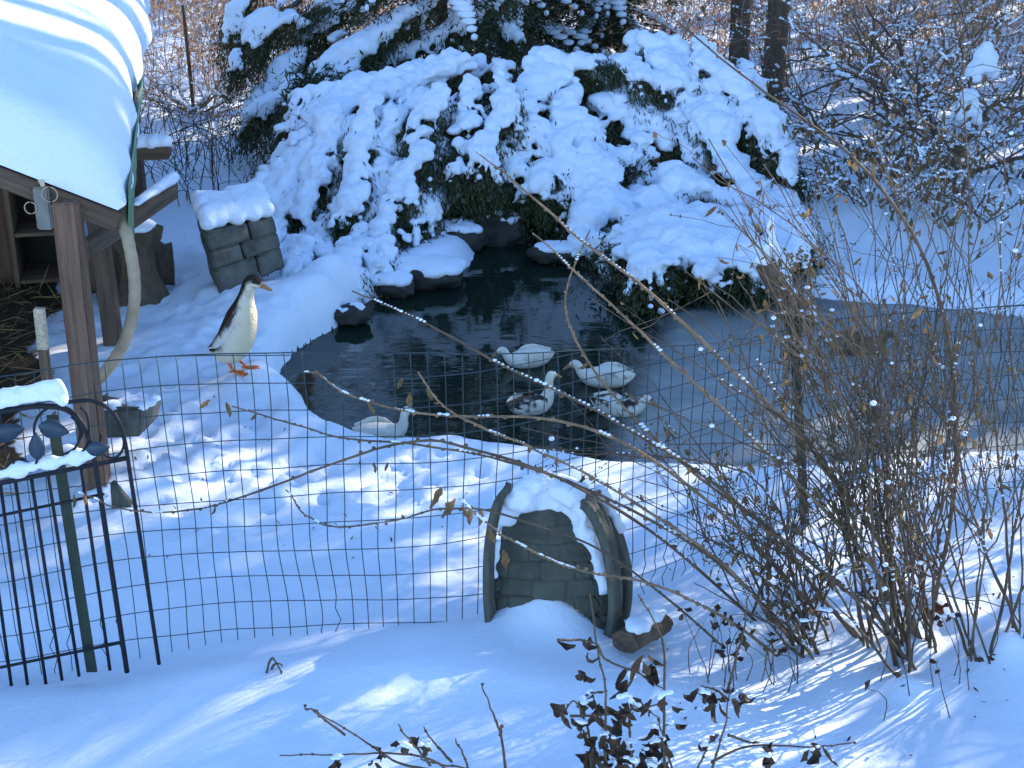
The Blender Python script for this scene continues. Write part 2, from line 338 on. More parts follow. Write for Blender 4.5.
_r = np.random.default_rng(3)
for k in range(210):                      # duck tracks: trampled snow by the shed and along the pond
    t = _r.random()
    a, b = (_r.normal(150, 45), _r.normal(440, 40)) if t < .45 else (_r.normal(215, 40), _r.normal(345, 40)) if t < .75 else (_r.uniform(250, 480), _r.normal(480, 14))
    p = P(a, b, 0); DENTS.append((p[0], p[1], _r.uniform(.022, .045), _r.uniform(.010, .026)))
def height(x, y):
    x = np.atleast_1d(np.asarray(x, float)); y = np.atleast_1d(np.asarray(y, float)); q = np.stack([x, y, 0*x], -1)
    h = .05*fbm(q, .9, 2)*.6
    h = h + .065*smooth((4.02-.06*x-y)/.3)*smooth((1.0-x)/.7)          # the near drift over the foot of the fence
    h = h - .085*smooth((-.75-x)/.6)*smooth((4.45-y)/.4) + .035*smooth((3.75-y)/.6)
    for bx, by, rx, ry, a in BUMPS: h = h + a*np.exp(-((x-bx)/rx)**2-((y-by)/ry)**2)
    tr = np.exp(-((x+1.5)/.9)**2-((y-6.9)/1.5)**2)+np.exp(-((x+.8)/1.1)**2-((y-5.3)/.9)**2)
    h = h + tr*(.024*fbm(q, 4.2, 2)+.011*fbm(q, 11, 3)) + .012*fbm(q, 2.3, 2) + .004*fbm(q, 8, 2)
    for bx, by, br, a in DENTS:
        k = (np.abs(x-bx) < br*3) & (np.abs(y-by) < br*3)
        if k.any(): d2 = ((x[k]-bx)**2+(y[k]-by)**2)/br**2; h[k] = h[k]-a*np.exp(-d2)+.35*a*np.exp(-(np.sqrt(d2)-1.5)**2*4)
    rough = smooth((y-10.5)/1.5); h = h + rough*.05*fbm(q, 1.6, 3) + .05*np.maximum(0, y-14)
    fl = shed_floor(x, y); h = h*(1-fl)+fl*(-.02+.012*fbm(q, 5, 2))
    near = (y < 12) & (np.abs(x) < 8)
    if near.any():
        d = np.full(len(x), 9.); d[near] = pond_sd(x[near], y[near])
        lip = .035*np.exp(-((d-.16)/.14)**2)
        h = np.where(d > 0, (WZ-.03)+(h+lip-WZ+.03)*np.clip(d/.10, 0, 1)**.33, WZ-.03-.4*smooth(-d/.5))
    return h
SHED_C = np.array([-1.457, 5.30]); SDIR = np.array([-math.sin(R(11.5)), math.cos(R(11.5))]); SPER = np.array([-SDIR[1], SDIR[0]])   # back along the eave; left, up the slope
def shed_floor(x, y):
    dx = x-SHED_C[0]; dy = y-SHED_C[1]; a = dx*SDIR[0]+dy*SDIR[1]; b = dx*SPER[0]+dy*SPER[1]
    n = .12*vn(np.stack([x*4, y*4, 0*x], -1))
    return smooth((b-.42+n)/.22)*smooth((a+.05+n)/.5)*smooth((5.2-a)/.4)
def gz(x, y): return float(height(x, y)[0])
def on(px, py):                       # the point of the ground seen at a pixel
    z = 0
    for _ in range(8): p = P(px, py, z); z = gz(p[0], p[1])
    p[2] = z; return p
def axis(lo, a, b, hi, fine, n1, n2):
    g1 = a-(a-lo)*(np.linspace(1, 0, n1, endpoint=False)**2); g2 = b+(hi-b)*(np.linspace(0, 1, n2+1)[1:]**2)
    return np.concatenate([g1, np.arange(a, b, fine), [b], g2])
gx = axis(-160, -3.6, 3.8, 160, .024, 40, 40); gy = axis(-40, 3.1, 11.5, 260, .024, 14, 70)
X, Y = np.meshgrid(gx, gy); hx = height(X.ravel(), Y.ravel())
mb = MB(); nx, ny = len(gx), len(gy)
ii = (np.arange(ny-1)[:, None]*nx+np.arange(nx-1)[None]).ravel()
mb.add(np.stack([X.ravel(), Y.ravel(), hx], -1), np.stack([ii, ii+1, ii+nx+1, ii+nx], -1))
go = struct(mb.build('snow_ground', M['ground']))
att = go.data.attributes.new('bare', 'FLOAT', 'POINT')
sdv = np.full(len(hx), 9.); nr = (Y.ravel() < 12) & (np.abs(X.ravel()) < 8); sdv[nr] = pond_sd(X.ravel()[nr], Y.ravel()[nr])
bare = np.maximum(shed_floor(X.ravel(), Y.ravel()), 1.1*smooth((.006-sdv)/.02))
att.data.foreach_set('value', bare.astype(np.float32))
# water and ice: two thin sheets inside the dug basin
def sheet(name, m, z, cond, step=.05, col=None):
    xs = np.arange(PW[:, 0].min()-.3, PW[:, 0].max()+.3, step); ys = np.arange(PW[:, 1].min()-.2, PW[:, 1].max()+.2, step)
    A, B = np.meshgrid(xs, ys); k = pond_sd(A.ravel(), B.ravel()) < .12; k &= cond(A.ravel(), B.ravel()); k = k.reshape(A.shape)
    idx = -np.ones(A.size, int); kk = k[:-1, :-1] & k[1:, :-1] & k[:-1, 1:] & k[1:, 1:]
    r, c = np.nonzero(kk); n = A.shape[1]; q = np.stack([r*n+c, r*n+c+1, (r+1)*n+c+1, (r+1)*n+c], -1)
    u = np.unique(q); idx[u] = np.arange(len(u)); v = np.stack([A.ravel()[u], B.ravel()[u], np.full(len(u), z)], -1)
    mb = MB(); mb.add(v, idx[q]); return struct(mb.build(name, m, col=None if col is None else col(v)))
sheet('pond_water', M['water'], WZ, lambda x, y: x > -99)
ICE0, ICE1 = P(610, 400, WZ), P(700, 400, WZ)
def icef(v):
    edge = smooth((v[:, 0]-.35-.22*(v[:, 1]-6.6))/.55); far = smooth((7.75-v[:, 1])/.25)
    return np.repeat((edge*(.55+.45*far))[:, None], 3, 1)
sheet('pond_ice', M['ice'], WZ+.004, lambda x, y: x > .1, col=icef)

# ------------------------------------------------------------------ the shed
c0 = PY(118, 208, 5.30); EZ = c0[2]
def shed_pt(a, b, z): q = SHED_C+SDIR*a+SPER*b; return np.array([q[0], q[1], z])       # a back along the eave, b left of it
PITCH = math.tan(R(26))
shed = thing('duck_shed', 'low weathered wooden duck shed with snow covered sloping roof', 'shed', (SHED_C[0]-.6, SHED_C[1]+.3, 0))
LEN = 5.3; WID = 3.2
# roof deck: sloping slab
mb = MB(); v = []
for a in (0, LEN):
    for b in (0, WID):
        for t in (0, .03): v.append(shed_pt(a, b, EZ+b*PITCH+t))
mb.add(v, [[0, 1, 3, 2], [4, 6, 7, 5], [0, 4, 5, 1], [2, 3, 7, 6], [0, 2, 6, 4], [1, 5, 7, 3]]); mb.build('roof', M['wood_dark'], shed, smooth=False)
beam('fascia', shed_pt(-.015, .0, EZ-.05), shed_pt(-.015, WID, EZ-.05+WID*PITCH), .035, .075, M['wood_dark'], shed)
beam('eave_board', shed_pt(0.05, .02, EZ-.045), shed_pt(LEN, .02, EZ-.045), .025, .09, M['wood_dark'], shed)
# snow on the roof: grid with a rounded shoulder over the eave
na, nb = 150, 70; A = np.linspace(-.035, LEN, na); sS = np.linspace(0, 1, nb)
v = []
for a in A:
    e = min(1, (a+.035)/.16)
    th0 = .045+.215*math.sqrt(max(0, 1-(1-e)**2))
    for s in sS:
        L = s*3.4
        arc = .34
        bul = .018*math.sin(a*2.2)+.012*math.sin(a*5.3+1)
        if L < arc:                        # quarter round from under the eave up to the top
            ang = (L/arc)*math.pi/2; b = .16-(.185+bul)*math.cos(ang); z = EZ+.02+max(b, 0)*PITCH+th0*math.sin(ang)**.9
        else:
            b = .16+(L-arc); z = EZ+.02+b*PITCH+th0
        v.append(shed_pt(a, b, z))
v = np.array(v); v[:, 2] += (.014*fbm(v, 1.6, 3)+.005*fbm(v, 7, 3))*np.clip((v[:, 2]-EZ)/.1, 0, 1); v[:, 0] += .008*fbm(v, 5, 2)*(v[:, 2] < EZ+.2)
ii = (np.arange(na-1)[:, None]*nb+np.arange(nb-1)[None]).ravel()
mb = MB(); mb.add(v, np.stack([ii, ii+nb, ii+nb+1, ii+1], -1))
f0 = np.arange(nb); low = np.array([shed_pt(-.03, max(-.02, (0 if s*3.4 < .34 else s*3.4-.34+.16)), EZ+.0+max(0, (0 if s*3.4 < .34 else s*3.4-.34+.16))*PITCH) for s in sS])
n0 = mb.n; mb.add(np.vstack([v[:nb], low]), np.stack([f0[:-1], f0[1:], f0[1:]+nb, f0[:-1]+nb], -1))
mb.build('roof_snow', M['snow'], shed)
# green sheet hanging down over the eave
mb = MB(); n = 60; v = []
for i in range(n):
    a = .0+i/(n-1)*2.2; wv = .012*math.sin(i*1.7)+.006*math.sin(i*4.1); dr = .20*max(0, 1-a/1.4)+.06
    for k in range(5): v.append(shed_pt(a-.02*(k/4), -.05+wv*k/4+.006*k, EZ+.085-dr*k/4*(1+.15*math.sin(i*2.3))))
i0 = (np.arange(n-1)[:, None]*5+np.arange(4)[None]).ravel(); mb.add(v, np.stack([i0, i0+1, i0+6, i0+5], -1))
gs = mb.build('edge_sheet', M['green_sheet'], shed); gs.modifiers.new('t', 'SOLIDIFY').thickness = .006
tag(gs, 'green sheet hanging over the eave corner', None)
def foot(px, py): return on(px, py)
fp = on(98, 487)
beam('post', (fp[0], fp[1], -.05), (fp[0]+.01, fp[1]+.0, EZ+.05), .09, .09, M['wood_red'], shed, up=(0, 1, 0), bev=.006, rough=.0012)
fp = on(114, 343)
beam('post', (fp[0], fp[1], -.05), (fp[0]-.03, fp[1], EZ+.10), .085, .075, M['wood_dark'], shed, up=(0, 1, 0), bev=.006, rough=.0012)
fp = P(140, 205, .10)
beam('post', (fp[0], fp[1], -.05), (fp[0], fp[1], EZ+.02), .085, .085, M['wood_dark'], shed, up=(0, 1, 0), bev=.006)
q = shed_pt(5.0, 1.9, 0); beam('post', (q[0], q[1], -.05), (q[0], q[1], EZ+1.9*PITCH), .09, .09, M['wood_dark'], shed, up=(0, 1, 0))
# back and left walls of boards
for k in range(12):
    a = 5.1; b0 = .25+k*.24; beam('wall_board', shed_pt(a, b0+.115, -.05), shed_pt(a, b0+.115, EZ+b0*PITCH-.02), .22, .025, M['wood_dark'], shed, up=tuple(list(SDIR)+[0]))
for k in range(20):
    a = .12+k*.25; beam('wall_board', shed_pt(a, 3.1, -.05), shed_pt(a, 3.1, EZ+3.0*PITCH), .025, .235, M['wood_dark'], shed, up=tuple(list(SDIR)+[0]))
# nesting cabinet standing inside
nb0 = on(22, 288)
cab = thing('nest_box_cabinet', 'open wooden nesting box cabinet with dark shelves inside the shed', 'cabinet', (nb0[0], nb0[1], nb0[2]))
sx = np.array([SPER[0], SPER[1], 0]); sy = np.array([SDIR[0], SDIR[1], 0]); zz = np.array([0, 0, 1.])
def cb(r, b, z): return nb0 + (-sx)*r + sy*b + zz*z
for r in (-.02, .30): beam('side_panel', cb(r, .15, 0), cb(r, .15, .80), .30, .028, M['wood_grey'], cab, up=tuple(-sx))
beam('side_panel', cb(-.15, .10, 0), cb(-.15, .10, .86), .22, .03, M['wood_red'], cab, up=tuple(sy))
for z in (.03, .30, .57, .80): beam('shelf', cb(-.005, .15, z), cb(.285, .15, z), .29, .022, M['wood_grey'], cab)
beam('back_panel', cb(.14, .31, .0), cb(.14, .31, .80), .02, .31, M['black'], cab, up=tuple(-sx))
# tool hanging from the fascia
hg = PY(42, 186, 5.22)
tool = thing('hanging_lantern', 'small grey glass lantern with wire loops hanging from the shed fascia', 'lantern', hg)
mb = MB(); mb.box(hg+[0, 0, .0], (.022, .008, .05)); mb.build('bracket', M['white_paint'], tool, smooth=False)
k = PY(44, 207, 5.2); beam('body', k-np.array([.004, 0, .085]), k+np.array([-.004, 0, .075]), .058, .018, M['metal_grey'], tool, up=(0, 1, 0), bev=.006)
mb = MB(); an = np.linspace(0, 2*math.pi, 20)
for dx, dz, r in ((.03, .05, .028), (-.045, .0, .022)): mb.tube(np.stack([k[0]+dx+r*np.cos(an), np.full(20, k[1]-.012), k[2]+dz+r*np.sin(an)], -1), .0022, 6)
mb.build('wire_loop', M['hose'], tool)
# hose
hp = cr([PY(a, b, y) for a, b, y in ((120, 198, 5.40), (122, 220, 5.335), (128, 240, 5.28), (134, 275, 5.30), (134, 305, 5.33), (127, 335, 5.38), (114, 360, 5.45), (95, 383, 5.55), (80, 396, 5.62))], 60)
mb = MB(); mb.tube(hp, .0235+.001*np.sin(np.arange(60)*2.1), 12)
tag(mb.build('drain_hose', M['hose'], origin=hp[-1]), 'thick grey hose curving down from the shed eave corner to the ground', 'hose')
# plank stuck out from the post, with its snow
pa, pb = P(86, 250, .62), P(174, 189, .62)
pl = thing('plank', 'weathered plank with snow on its far end sticking out past the shed post', 'plank', pa)
beam('board', pa, pb, .045, .095, M['wood_dark'], pl, bev=.006)
t = np.linspace(.55, 1.0, 16)[:, None]; c = pa+(pb-pa)*t+[0, 0, .06]; snow_mesh('snow', c, np.stack([np.full(16, .035), np.full(16, .05), np.linspace(.015, .038, 16)], -1), .012, pl, amp=.004)
pa, pb = P(128, 152, .68), P(170, 151, .68)
pl = thing('beam_end', 'dark sawn beam end jutting out behind the shed corner', 'beam', pa); beam('board', pa, pb, .12, .07, M['wood_dark'], pl, bev=.006)
t = np.linspace(.1, .9, 12)[:, None]; c = pa+(pb-pa)*t+[0, 0, .055]; snow_mesh('snow', c, np.tile([.045, .06, .04], (12, 1))*rng.uniform(.8, 1.2, (12, 1)), .014, pl, amp=.005)
# stump pedestal
sp = on(140, 300)
stp = thing('tree_stump', 'flared grey tree stump with a snowy top beside the shed', 'stump', sp)
mb = MB(); zs = np.linspace(-.03, .40, 14); prof = np.interp(zs, [-.03, .05, .16, .26, .33, .40], [.15, .125, .085, .08, .12, .135])
ths = np.linspace(0, 2*math.pi, 28, endpoint=False); v = []
for z, r in zip(zs, prof):
    for th in ths: v.append([sp[0]+(r*(1+.12*math.sin(3*th+1)+.07*math.sin(7*th)))*math.cos(th), sp[1]+r*math.sin(th), sp[2]+z])
i0 = (np.arange(13)[:, None]*28+np.arange(28)[None]); i1 = np.roll(i0, -1, 1); mb.add(v, np.stack([i0, i1, i1+28, i0+28], -1).reshape(-1, 4)); mb.add(np.array(v[-28:]+[[sp[0], sp[1], sp[2]+.41]]), [[k, (k+1) % 28, 28] for k in range(28)])
mb.build('trunk', M['bark'], stp)
snow_mesh('snow', np.array([sp+[x, y, .42] for x, y in rng.uniform(-.07, .07, (14, 2))]), np.tile([.06, .06, .028], (14, 1)), .012, stp, amp=.004)
# painted stake, log at the wall of straw
sk = on(48, 392)
tpk = PY(39, 308, sk[1]-.02)
st_ = thing('stake', 'short wooden stake with its top half painted white standing in the straw', 'stake', sk)
mid = sk+(tpk-sk)*.52; beam('shaft', sk-np.array([0, 0, .05]), mid, .045, .03, M['wood_grey'], st_, up=(0, 1, 0)); beam('painted_top', mid, tpk, .047, .032, M['white_paint'], st_, up=(0, 1, 0))
lg = on(95, 300)
mb = MB(); a_, b_ = lg+np.array([-.12, .15, .12]), lg+np.array([.38, .25, .12]); pts = cr([a_, b_], 14); mb.tube(pts, .13+.008*rng.normal(size=14), 16)
tag(mb.build('log', M['bark'], origin=lg), 'thick dark log lying behind the shed posts', 'log')
# straw on the floor
mb = MB(); n = 5200
a = rng.uniform(-.1, 4.6, n); b = .45+rng.uniform(0, 1, n)**.8*2.4; q = SHED_C[None]+SDIR[None]*a[:, None]+SPER[None]*b[:, None]
z = height(q[:, 0], q[:, 1])+rng.uniform(.0, .05, n); d = rng.normal(size=(n, 3)); d[:, 2] *= .18
mb.blades(np.c_[q, z], d, rng.uniform(.08, .28, n), rng.uniform(.004, .009, n)); tag(mb.build('straw', M['straw'], smooth=False), 'loose straw bedding strewn on the shed floor', 'straw', kind='stuff')

# blocks by the path
def rough_box(name, corners, m, parent=None, amp=.006, sub=5, bev=.01):
    bm = bmesh.new(); vs = [bm.verts.new(Vector([float(q) for q in c])) for c in corners]
    for f in ((0, 3, 2, 1), (4, 5, 6, 7), (0, 1, 5, 4), (1, 2, 6, 5), (2, 3, 7, 6), (3, 0, 4, 7)): bm.faces.new([vs[i] for i in f])
    bmesh.ops.bevel(bm, geom=bm.edges[:], offset=bev, segments=2, affect='EDGES')
    bmesh.ops.subdivide_edges(bm, edges=bm.edges[:], cuts=sub, use_grid_fill=True)
    bmesh.ops.triangulate(bm, faces=[f for f in bm.faces if len(f.verts) > 4])
    bmesh.ops.recalc_face_normals(bm, faces=bm.faces[:])
    co = np.array([v.co[:] for v in bm.verts]); 
    if amp: co = co+amp*np.stack([fbm(co+k*9, 14, 2) for k in range(3)], -1)
    mb = MB(); t4 = [[q.index for q in f.verts] for f in bm.faces if len(f.verts) == 4]; bm.verts.index_update(); t3 = [[q.index for q in f.verts] for f in bm.faces if len(f.verts) == 3]
    t4 = [[q.index for q in f.verts] for f in bm.faces if len(f.verts) == 4]
    mb.add(co, np.array(t4) if t4 else np.zeros((0, 4), int))
    if t3: mb.f.append(np.array(t3)); mb.mi.append(0)
    bm.free(); return mb.build(name, m, parent, smooth=False, origin=None if parent else np.mean(corners, 0))
def box_corners(c, u, v, h): c = np.array(c); u = np.array(u); v = np.array(v); w = np.array([0, 0, h]); return [c-u-v, c+u-v, c+u+v, c-u+v, c-u-v+w, c+u-v+w, c+u+v+w, c-u+v+w]
# block wall by the bush: three courses of grey blocks
wy0 = on(240, 290)[1]
def wq(s, t): return PY((218+67*s)*(1-t)+(204+71*s)*t, (290-27*s)*(1-t)+(233-14*s)*t, wy0+.28*s+.03*t)      # the leaning front face: s to the right, t up
wl = thing('block_wall', 'leaning low wall of grey stone blocks capped with thick snow beside the evergreen', 'wall', wq(0, 0))
bk = np.array([-.10, .26, .03])
for c_ in range(3):
    xs = [0, .46, 1.0] if c_ % 2 else [0, .62, 1.0]
    for s0, s1 in zip(xs[:-1], xs[1:]):
        g = .012; t0, t1 = c_/3-(.12 if c_ == 0 else 0)+g, (c_+1)/3-g; s0 += g; s1 -= g
        f = [wq(s0, t0), wq(s1, t0), wq(s1, t1), wq(s0, t1)]
        rough_box('block', [f[0], f[1], f[1]+bk, f[0]+bk, f[3], f[2], f[2]+bk, f[3]+bk], M['stone'], wl, amp=.004, bev=.006)
n = 130; s = rng.uniform(.05, .93, n); t = rng.uniform(.12, 1.1, n); c = np.array([wq(a, 1.0) for a in s])+bk[None]*t[:, None]; c[:, 2] += .015+.05*np.clip(t*3, 0, 1)
snow_mesh('snow', c, np.stack([np.full(n, .045), np.full(n, .045), np.full(n, .045)], -1), .014, wl, amp=.006)
# cut stone with snow in front of the post
q = on(126, 437)
sb = thing('stone_block', 'wedge shaped grey stone block with patchy snow beside the shed post', 'block', q)
b = [PY(98, 440, 5.35), PY(141, 437, 5.30), PY(158, 418, 5.62), PY(100, 415, 5.7)]; t = [PY(96, 409, 5.35), PY(141, 407, 5.30), PY(163, 398, 5.62), PY(104, 392, 5.7)]
rough_box('stone', b+t, M['stone'], sb, amp=.004)
cs = [t[0]*(1-u)*(1-v_)+t[1]*u*(1-v_)+t[2]*u*v_+t[3]*(1-u)*v_ for u, v_ in rng.uniform(.05, .97, (40, 2)) if not (.0 < u < .45 and .3 < v_ < .75)]
snow_mesh('snow', np.array(cs), np.tile([.035, .035, .018], (len(cs), 1)), .01, sb, amp=.003)
q = on(118, 508); 
mb = MB(); tri = [PY(110, 483, q[1]), PY(112, 510, q[1]), PY(130, 507, q[1])]; dd = np.array([.01, .03, 0]); mb.add(tri+[x+dd for x in tri], np.array([[0, 1, 2], [5, 4, 3]])); mb.f.append(np.array([[0, 3, 4, 1], [1, 4, 5, 2], [2, 5, 3, 0]])); mb.mi.append(0)
tag(mb.build('slate_shard', M['faux_trim'], smooth=False, origin=q), 'pointed dark shard of slate standing up out of the trampled snow', 'slate')
# slab and boulders on the pond edge
def boulder(px, py, r, lab, snowy=1.0, m='rock', name='boulder', z=None):
    c = P(px, py, WZ+.03) if z is None else P(px, py, z); r = np.array(r)
    t = thing(name, lab, 'rock', c); v, f = ICO2; bm = bmesh.new(); bmesh.ops.create_icosphere(bm, subdivisions=4, radius=1); v = np.array([q.co[:] for q in bm.verts]); f = np.array([[q.index for q in g.verts] for g in bm.faces]); bm.free()
    v = np.sign(v)*np.abs(v)**.8; v = v*r; v = v*(1+.26*fbm(v+c*3, 2.4/r.max(), 4))[:, None]+c+[0, 0, r[2]*.35]
    mb = MB(); mb.add(v, f); mb.build('stone', M[m], t)
    if snowy:
        n = 40; a = rng.uniform(0, 6.28, n); k = np.sqrt(rng.uniform(0, 1, n))*.8; cc = np.stack([c[0]+r[0]*k*np.cos(a), c[1]+r[1]*k*np.sin(a), c[2]+r[2]*(.42+.85*np.sqrt(1-k*k*.8))], -1)
        s = min(r[0], r[1])*.42*snowy; snow_mesh('snow', cc, np.tile([s, s, max(.022, r[2]*.42*snowy)], (n, 1))*rng.uniform(.8, 1.2, (n, 1)), .014, t, amp=.006)
    return t
boulder(428, 279, (.22, .14, .07), 'long low boulder under rounded snow reaching into the pond beneath the evergreen', 1.25)
boulder(392, 289, (.12, .10, .06), 'small snow capped boulder between the stone slab and the long boulder', 1.1)
boulder(500, 236, (.17, .12, .12), 'dark rock in the hollow under the evergreen boughs, farthest from the fence', .5)
boulder(455, 243, (.20, .14, .09), 'snow dusted rock at the back of the hollow under the evergreen', .8)
boulder(556, 256, (.16, .10, .05), 'low wet rock under snow at the right side of the dark hollow', .9)
boulder(350, 318, (.11, .08, .05), 'dark wet rock at the left corner of the pond edge', .35)
q = on(356, 292); sb = thing('stone_slab', 'squared dark stone slab with a flat cap of snow on the pond bank', 'slab', q)
rough_box('stone', box_corners([q[0], q[1]+.05, q[2]-.06], (.105, -.02, 0), (.02, .09, 0), .15), M['rock'], sb, amp=.004)
n = 30; s = rng.uniform(-1, 1, (n, 2)); snow_mesh('snow', np.stack([q[0]+.09*s[:, 0]+.015*s[:, 1], q[1]+.05-.018*s[:, 0]+.075*s[:, 1], np.full(n, q[2]+.105)], -1), np.tile([.03, .03, .028], (n, 1)), .01, sb, amp=.003)
#@@PART2
# ------------------------------------------------------------------ evergreen bowed down by snow
def yrow(py, off=0): return 8.45+(270-py)*(1.65/240)+off
def make_boughs(root, boughs, vox, seed, yoff=0, finger=1.0, needle_mat='needles', fill=True, yf=yrow, shear=None):
    r = np.random.default_rng(seed); cen = []; rad = []; nb = []; nd = []; stems = MB()
    for bi, (poly, wpx) in enumerate(boughs):
        jit = r.uniform(-.24, .20)+yoff
        poly = [(a+r.normal()*(5 if 0 < q_ else 0), b) for q_, (a, b) in enumerate(poly)]; pts = np.array([PY(a, b, yf(b)+jit) for a, b in poly])
        gg = height(pts[:, 0], pts[:, 1])+.07
        for q in range(len(pts)):
            for _ in range(40):
                if pts[q][2] > gg[q]: break
                pts[q] = PY(poly[q][0], poly[q][1], pts[q][1]-.05)
        wm = wpx/165/2*.80
        L = np.linalg.norm(np.diff(pts, axis=0), axis=1).sum(); n = max(6, int(L/.035)); c = cr(pts, n); tan = unit(np.gradient(c, axis=0))
        t = np.linspace(0, 1, n); ww = wm*(.75+.45*np.sin(math.pi*np.clip(t*.8+.1, 0, 1)))*np.where(t > .8, 1-(t-.8)*2.6, 1)
        stems.tube(c-[0, 0, .09], np.linspace(.018, .006, n), 5)
        lat = unit(np.cross(tan, [0, 0, 1.]))
        for i in range(n):
            for q in range(2):
                o = r.uniform(-.55, .55)*ww[i]
                lump = 1+.35*math.sin(i*.55+bi*1.7+q)
                cen.append(c[i]+lat[i]*o+[0, 0, r.uniform(-.015, .02)-.35*abs(o)]); s = ww[i]*r.uniform(.45, .72)*lump; rad.append([s, s, max(.022, s*r.uniform(.55, .8))])
        # side fingers hang off the bough like the tips of sprays
        k = int(L/.032*finger)
        for q in range(k):
            i = int(r.uniform(.12, .98)*(n-1)); sgn = r.choice([-1, 1]); fl = r.uniform(.10, .27)*(1.15-.4*t[i])
            d = unit(tan[i]*r.uniform(.6, 1.2)+lat[i]*sgn*r.uniform(.1, .6)+np.array([0, -.15, -r.uniform(.3, 1.0)]))
            b0 = c[i]+lat[i]*sgn*ww[i]*r.uniform(.2, .8)-[0, 0, .02]
            m = max(4, int(fl/.028)); u = np.linspace(0, 1, m); f = b0+d*(u*fl)[:, None]; f[:, 2] -= .55*fl*u*u
            fr = r.uniform(.019, .034)*(1-.4*u)*(1+.3*np.sin(u*9+q))
            cover = r.uniform(.55, 1.05)
            for j in range(m):
                if u[j] < cover: cen.append(f[j]+[0, 0, .008]); rad.append([fr[j], fr[j], fr[j]*.8])
            e = 13
            bb = np.repeat(f, e, 0)+r.normal(size=(m*e, 3))*[.034, .034, .02]-[0, 0, .028]
            dd = np.repeat(np.gradient(f, axis=0), e, 0); dd = unit(dd)*.8+r.normal(size=(m*e, 3))*.5-[0, 0, .55]
            nb.append(bb); nd.append(dd)
        e = 46
        o = r.uniform(-1.25, 1.25, n*e)*np.repeat(ww, e); bb = np.repeat(c, e, 0)+np.repeat(lat, e, 0)*o[:, None]+np.stack([0*o, 0*o, -.05-.35*np.abs(o)-r.uniform(0, .12, n*e)], -1)
        dd = np.repeat(tan, e, 0)*.6+np.repeat(lat, e, 0)*np.sign(o)[:, None]*r.uniform(0, .8, n*e)[:, None]+r.normal(size=(n*e, 3))*.4-[0, 0, .6]
        nb.append(bb); nd.append(dd)
        if fill:                      # deeper sprays behind, where no snow reaches
            e = 30
            bb = np.repeat(c, e, 0)+r.normal(size=(n*e, 3))*[.14, .10, .06]+[0, .16, -.16]; nb.append(bb); nd.append(r.normal(size=(n*e, 3))*.7-[0, 0, .6])
    stems.build('branches', M['bark'], root)
    cen = np.array(cen); rad = np.array(rad); kp = fbm(cen+seed, 4.2, 2)+.35*fbm(cen, 13, 1) < r.uniform(.36, .58, len(cen)); cen, rad = cen[kp], rad[kp]*(1+.35*fbm(cen[kp]+7, 9, 1))[:, None]
    bb = np.vstack(nb); dd = np.vstack(nd); n = len(bb)
    for m, sel in ((needle_mat, r.random(n) < .8), ('needles_olive', None)):
        if sel is not None: s0 = sel
        else: sel = ~s0
        mb = MB(); k = sel.sum(); mb.blades(bb[sel], dd[sel], r.uniform(.028, .06, k), r.uniform(.006, .011, k)); mb.build('foliage', M[m], root, smooth=False)
    return snow_mesh('snow', np.array(cen), np.array(rad), vox, root, amp=.012, sc=15, smooth_it=2)
BO = [([(425, 98), (360, 122), (312, 175), (272, 232)], 46), ([(440, 105), (402, 160), (372, 215), (345, 262)], 42), ([(470, 88), (446, 140), (428, 190), (412, 238)], 46),
      ([(470, 58), (400, 82), (335, 112), (290, 150), (258, 205)], 42), ([(455, 55), (390, 76), (335, 96), (285, 128)], 36), ([(505, 62), (486, 110), (474, 150), (456, 192)], 40),
      ([(540, 48), (530, 100), (522, 140), (500, 182)], 42), ([(545, 50), (566, 100), (578, 140), (585, 178)], 46), ([(520, 100), (505, 140), (497, 160), (486, 180)], 40),
      ([(590, 66), (606, 110), (592, 150), (586, 190)], 44), ([(600, 62), (640, 95), (660, 135), (668, 165)], 52), ([(640, 36), (622, 70), (612, 100), (606, 120)], 42), ([(650, 34), (670, 60), (690, 95), (705, 140)], 50),
      ([(700, 38), (716, 80), (722, 120), (728, 165)], 50), ([(740, 60), (756, 95), (762, 130), (770, 170)], 46), ([(645, 140), (600, 158), (568, 178), (552, 196)], 40), ([(610, 165), (598, 200), (604, 240), (618, 272)], 46),
      ([(650, 150), (664, 190), (678, 225), (672, 262)], 56), ([(690, 170), (712, 205), (736, 235), (748, 268)], 56), ([(730, 160), (760, 195), (780, 225), (792, 262)], 52), ([(660, 200), (640, 235), (640, 255), (650, 276)], 44),
      ([(395, 145), (345, 190), (318, 225), (300, 262)], 40), ([(420, 170), (396, 205), (382, 240), (372, 268)], 36), ([(560, 120), (545, 155), (540, 178), (532, 190)], 36), ([(620, 110), (630, 140), (622, 160), (616, 185)], 40),
      ([(380, 110), (320, 150), (285, 200), (262, 248)], 40), ([(480, 60), (440, 75), (410, 100), (372, 130)], 44), ([(560, 60), (600, 56), (640, 70), (676, 84)], 44), ([(700, 60), (740, 90), (770, 130), (795, 180)], 44),
      ([(460, 130), (456, 165), (448, 190), (440, 212)], 32), ([(340, 130), (300, 165), (272, 195), (256, 225)], 36)]
q = P(520, 240, 0); q[1] += .5
_r = np.random.default_rng(55)
for k in range(16):                       # lesser boughs between the main ones
    a, b = BO[_r.integers(len(BO))][0], None; dx, dy = _r.uniform(-26, 26), _r.uniform(-8, 14); sc_ = _r.uniform(.6, .95); BO.append(([(x+dx, a[0][1]+(y-a[0][1])*sc_+dy) for x, y in a], _r.uniform(24, 36)))
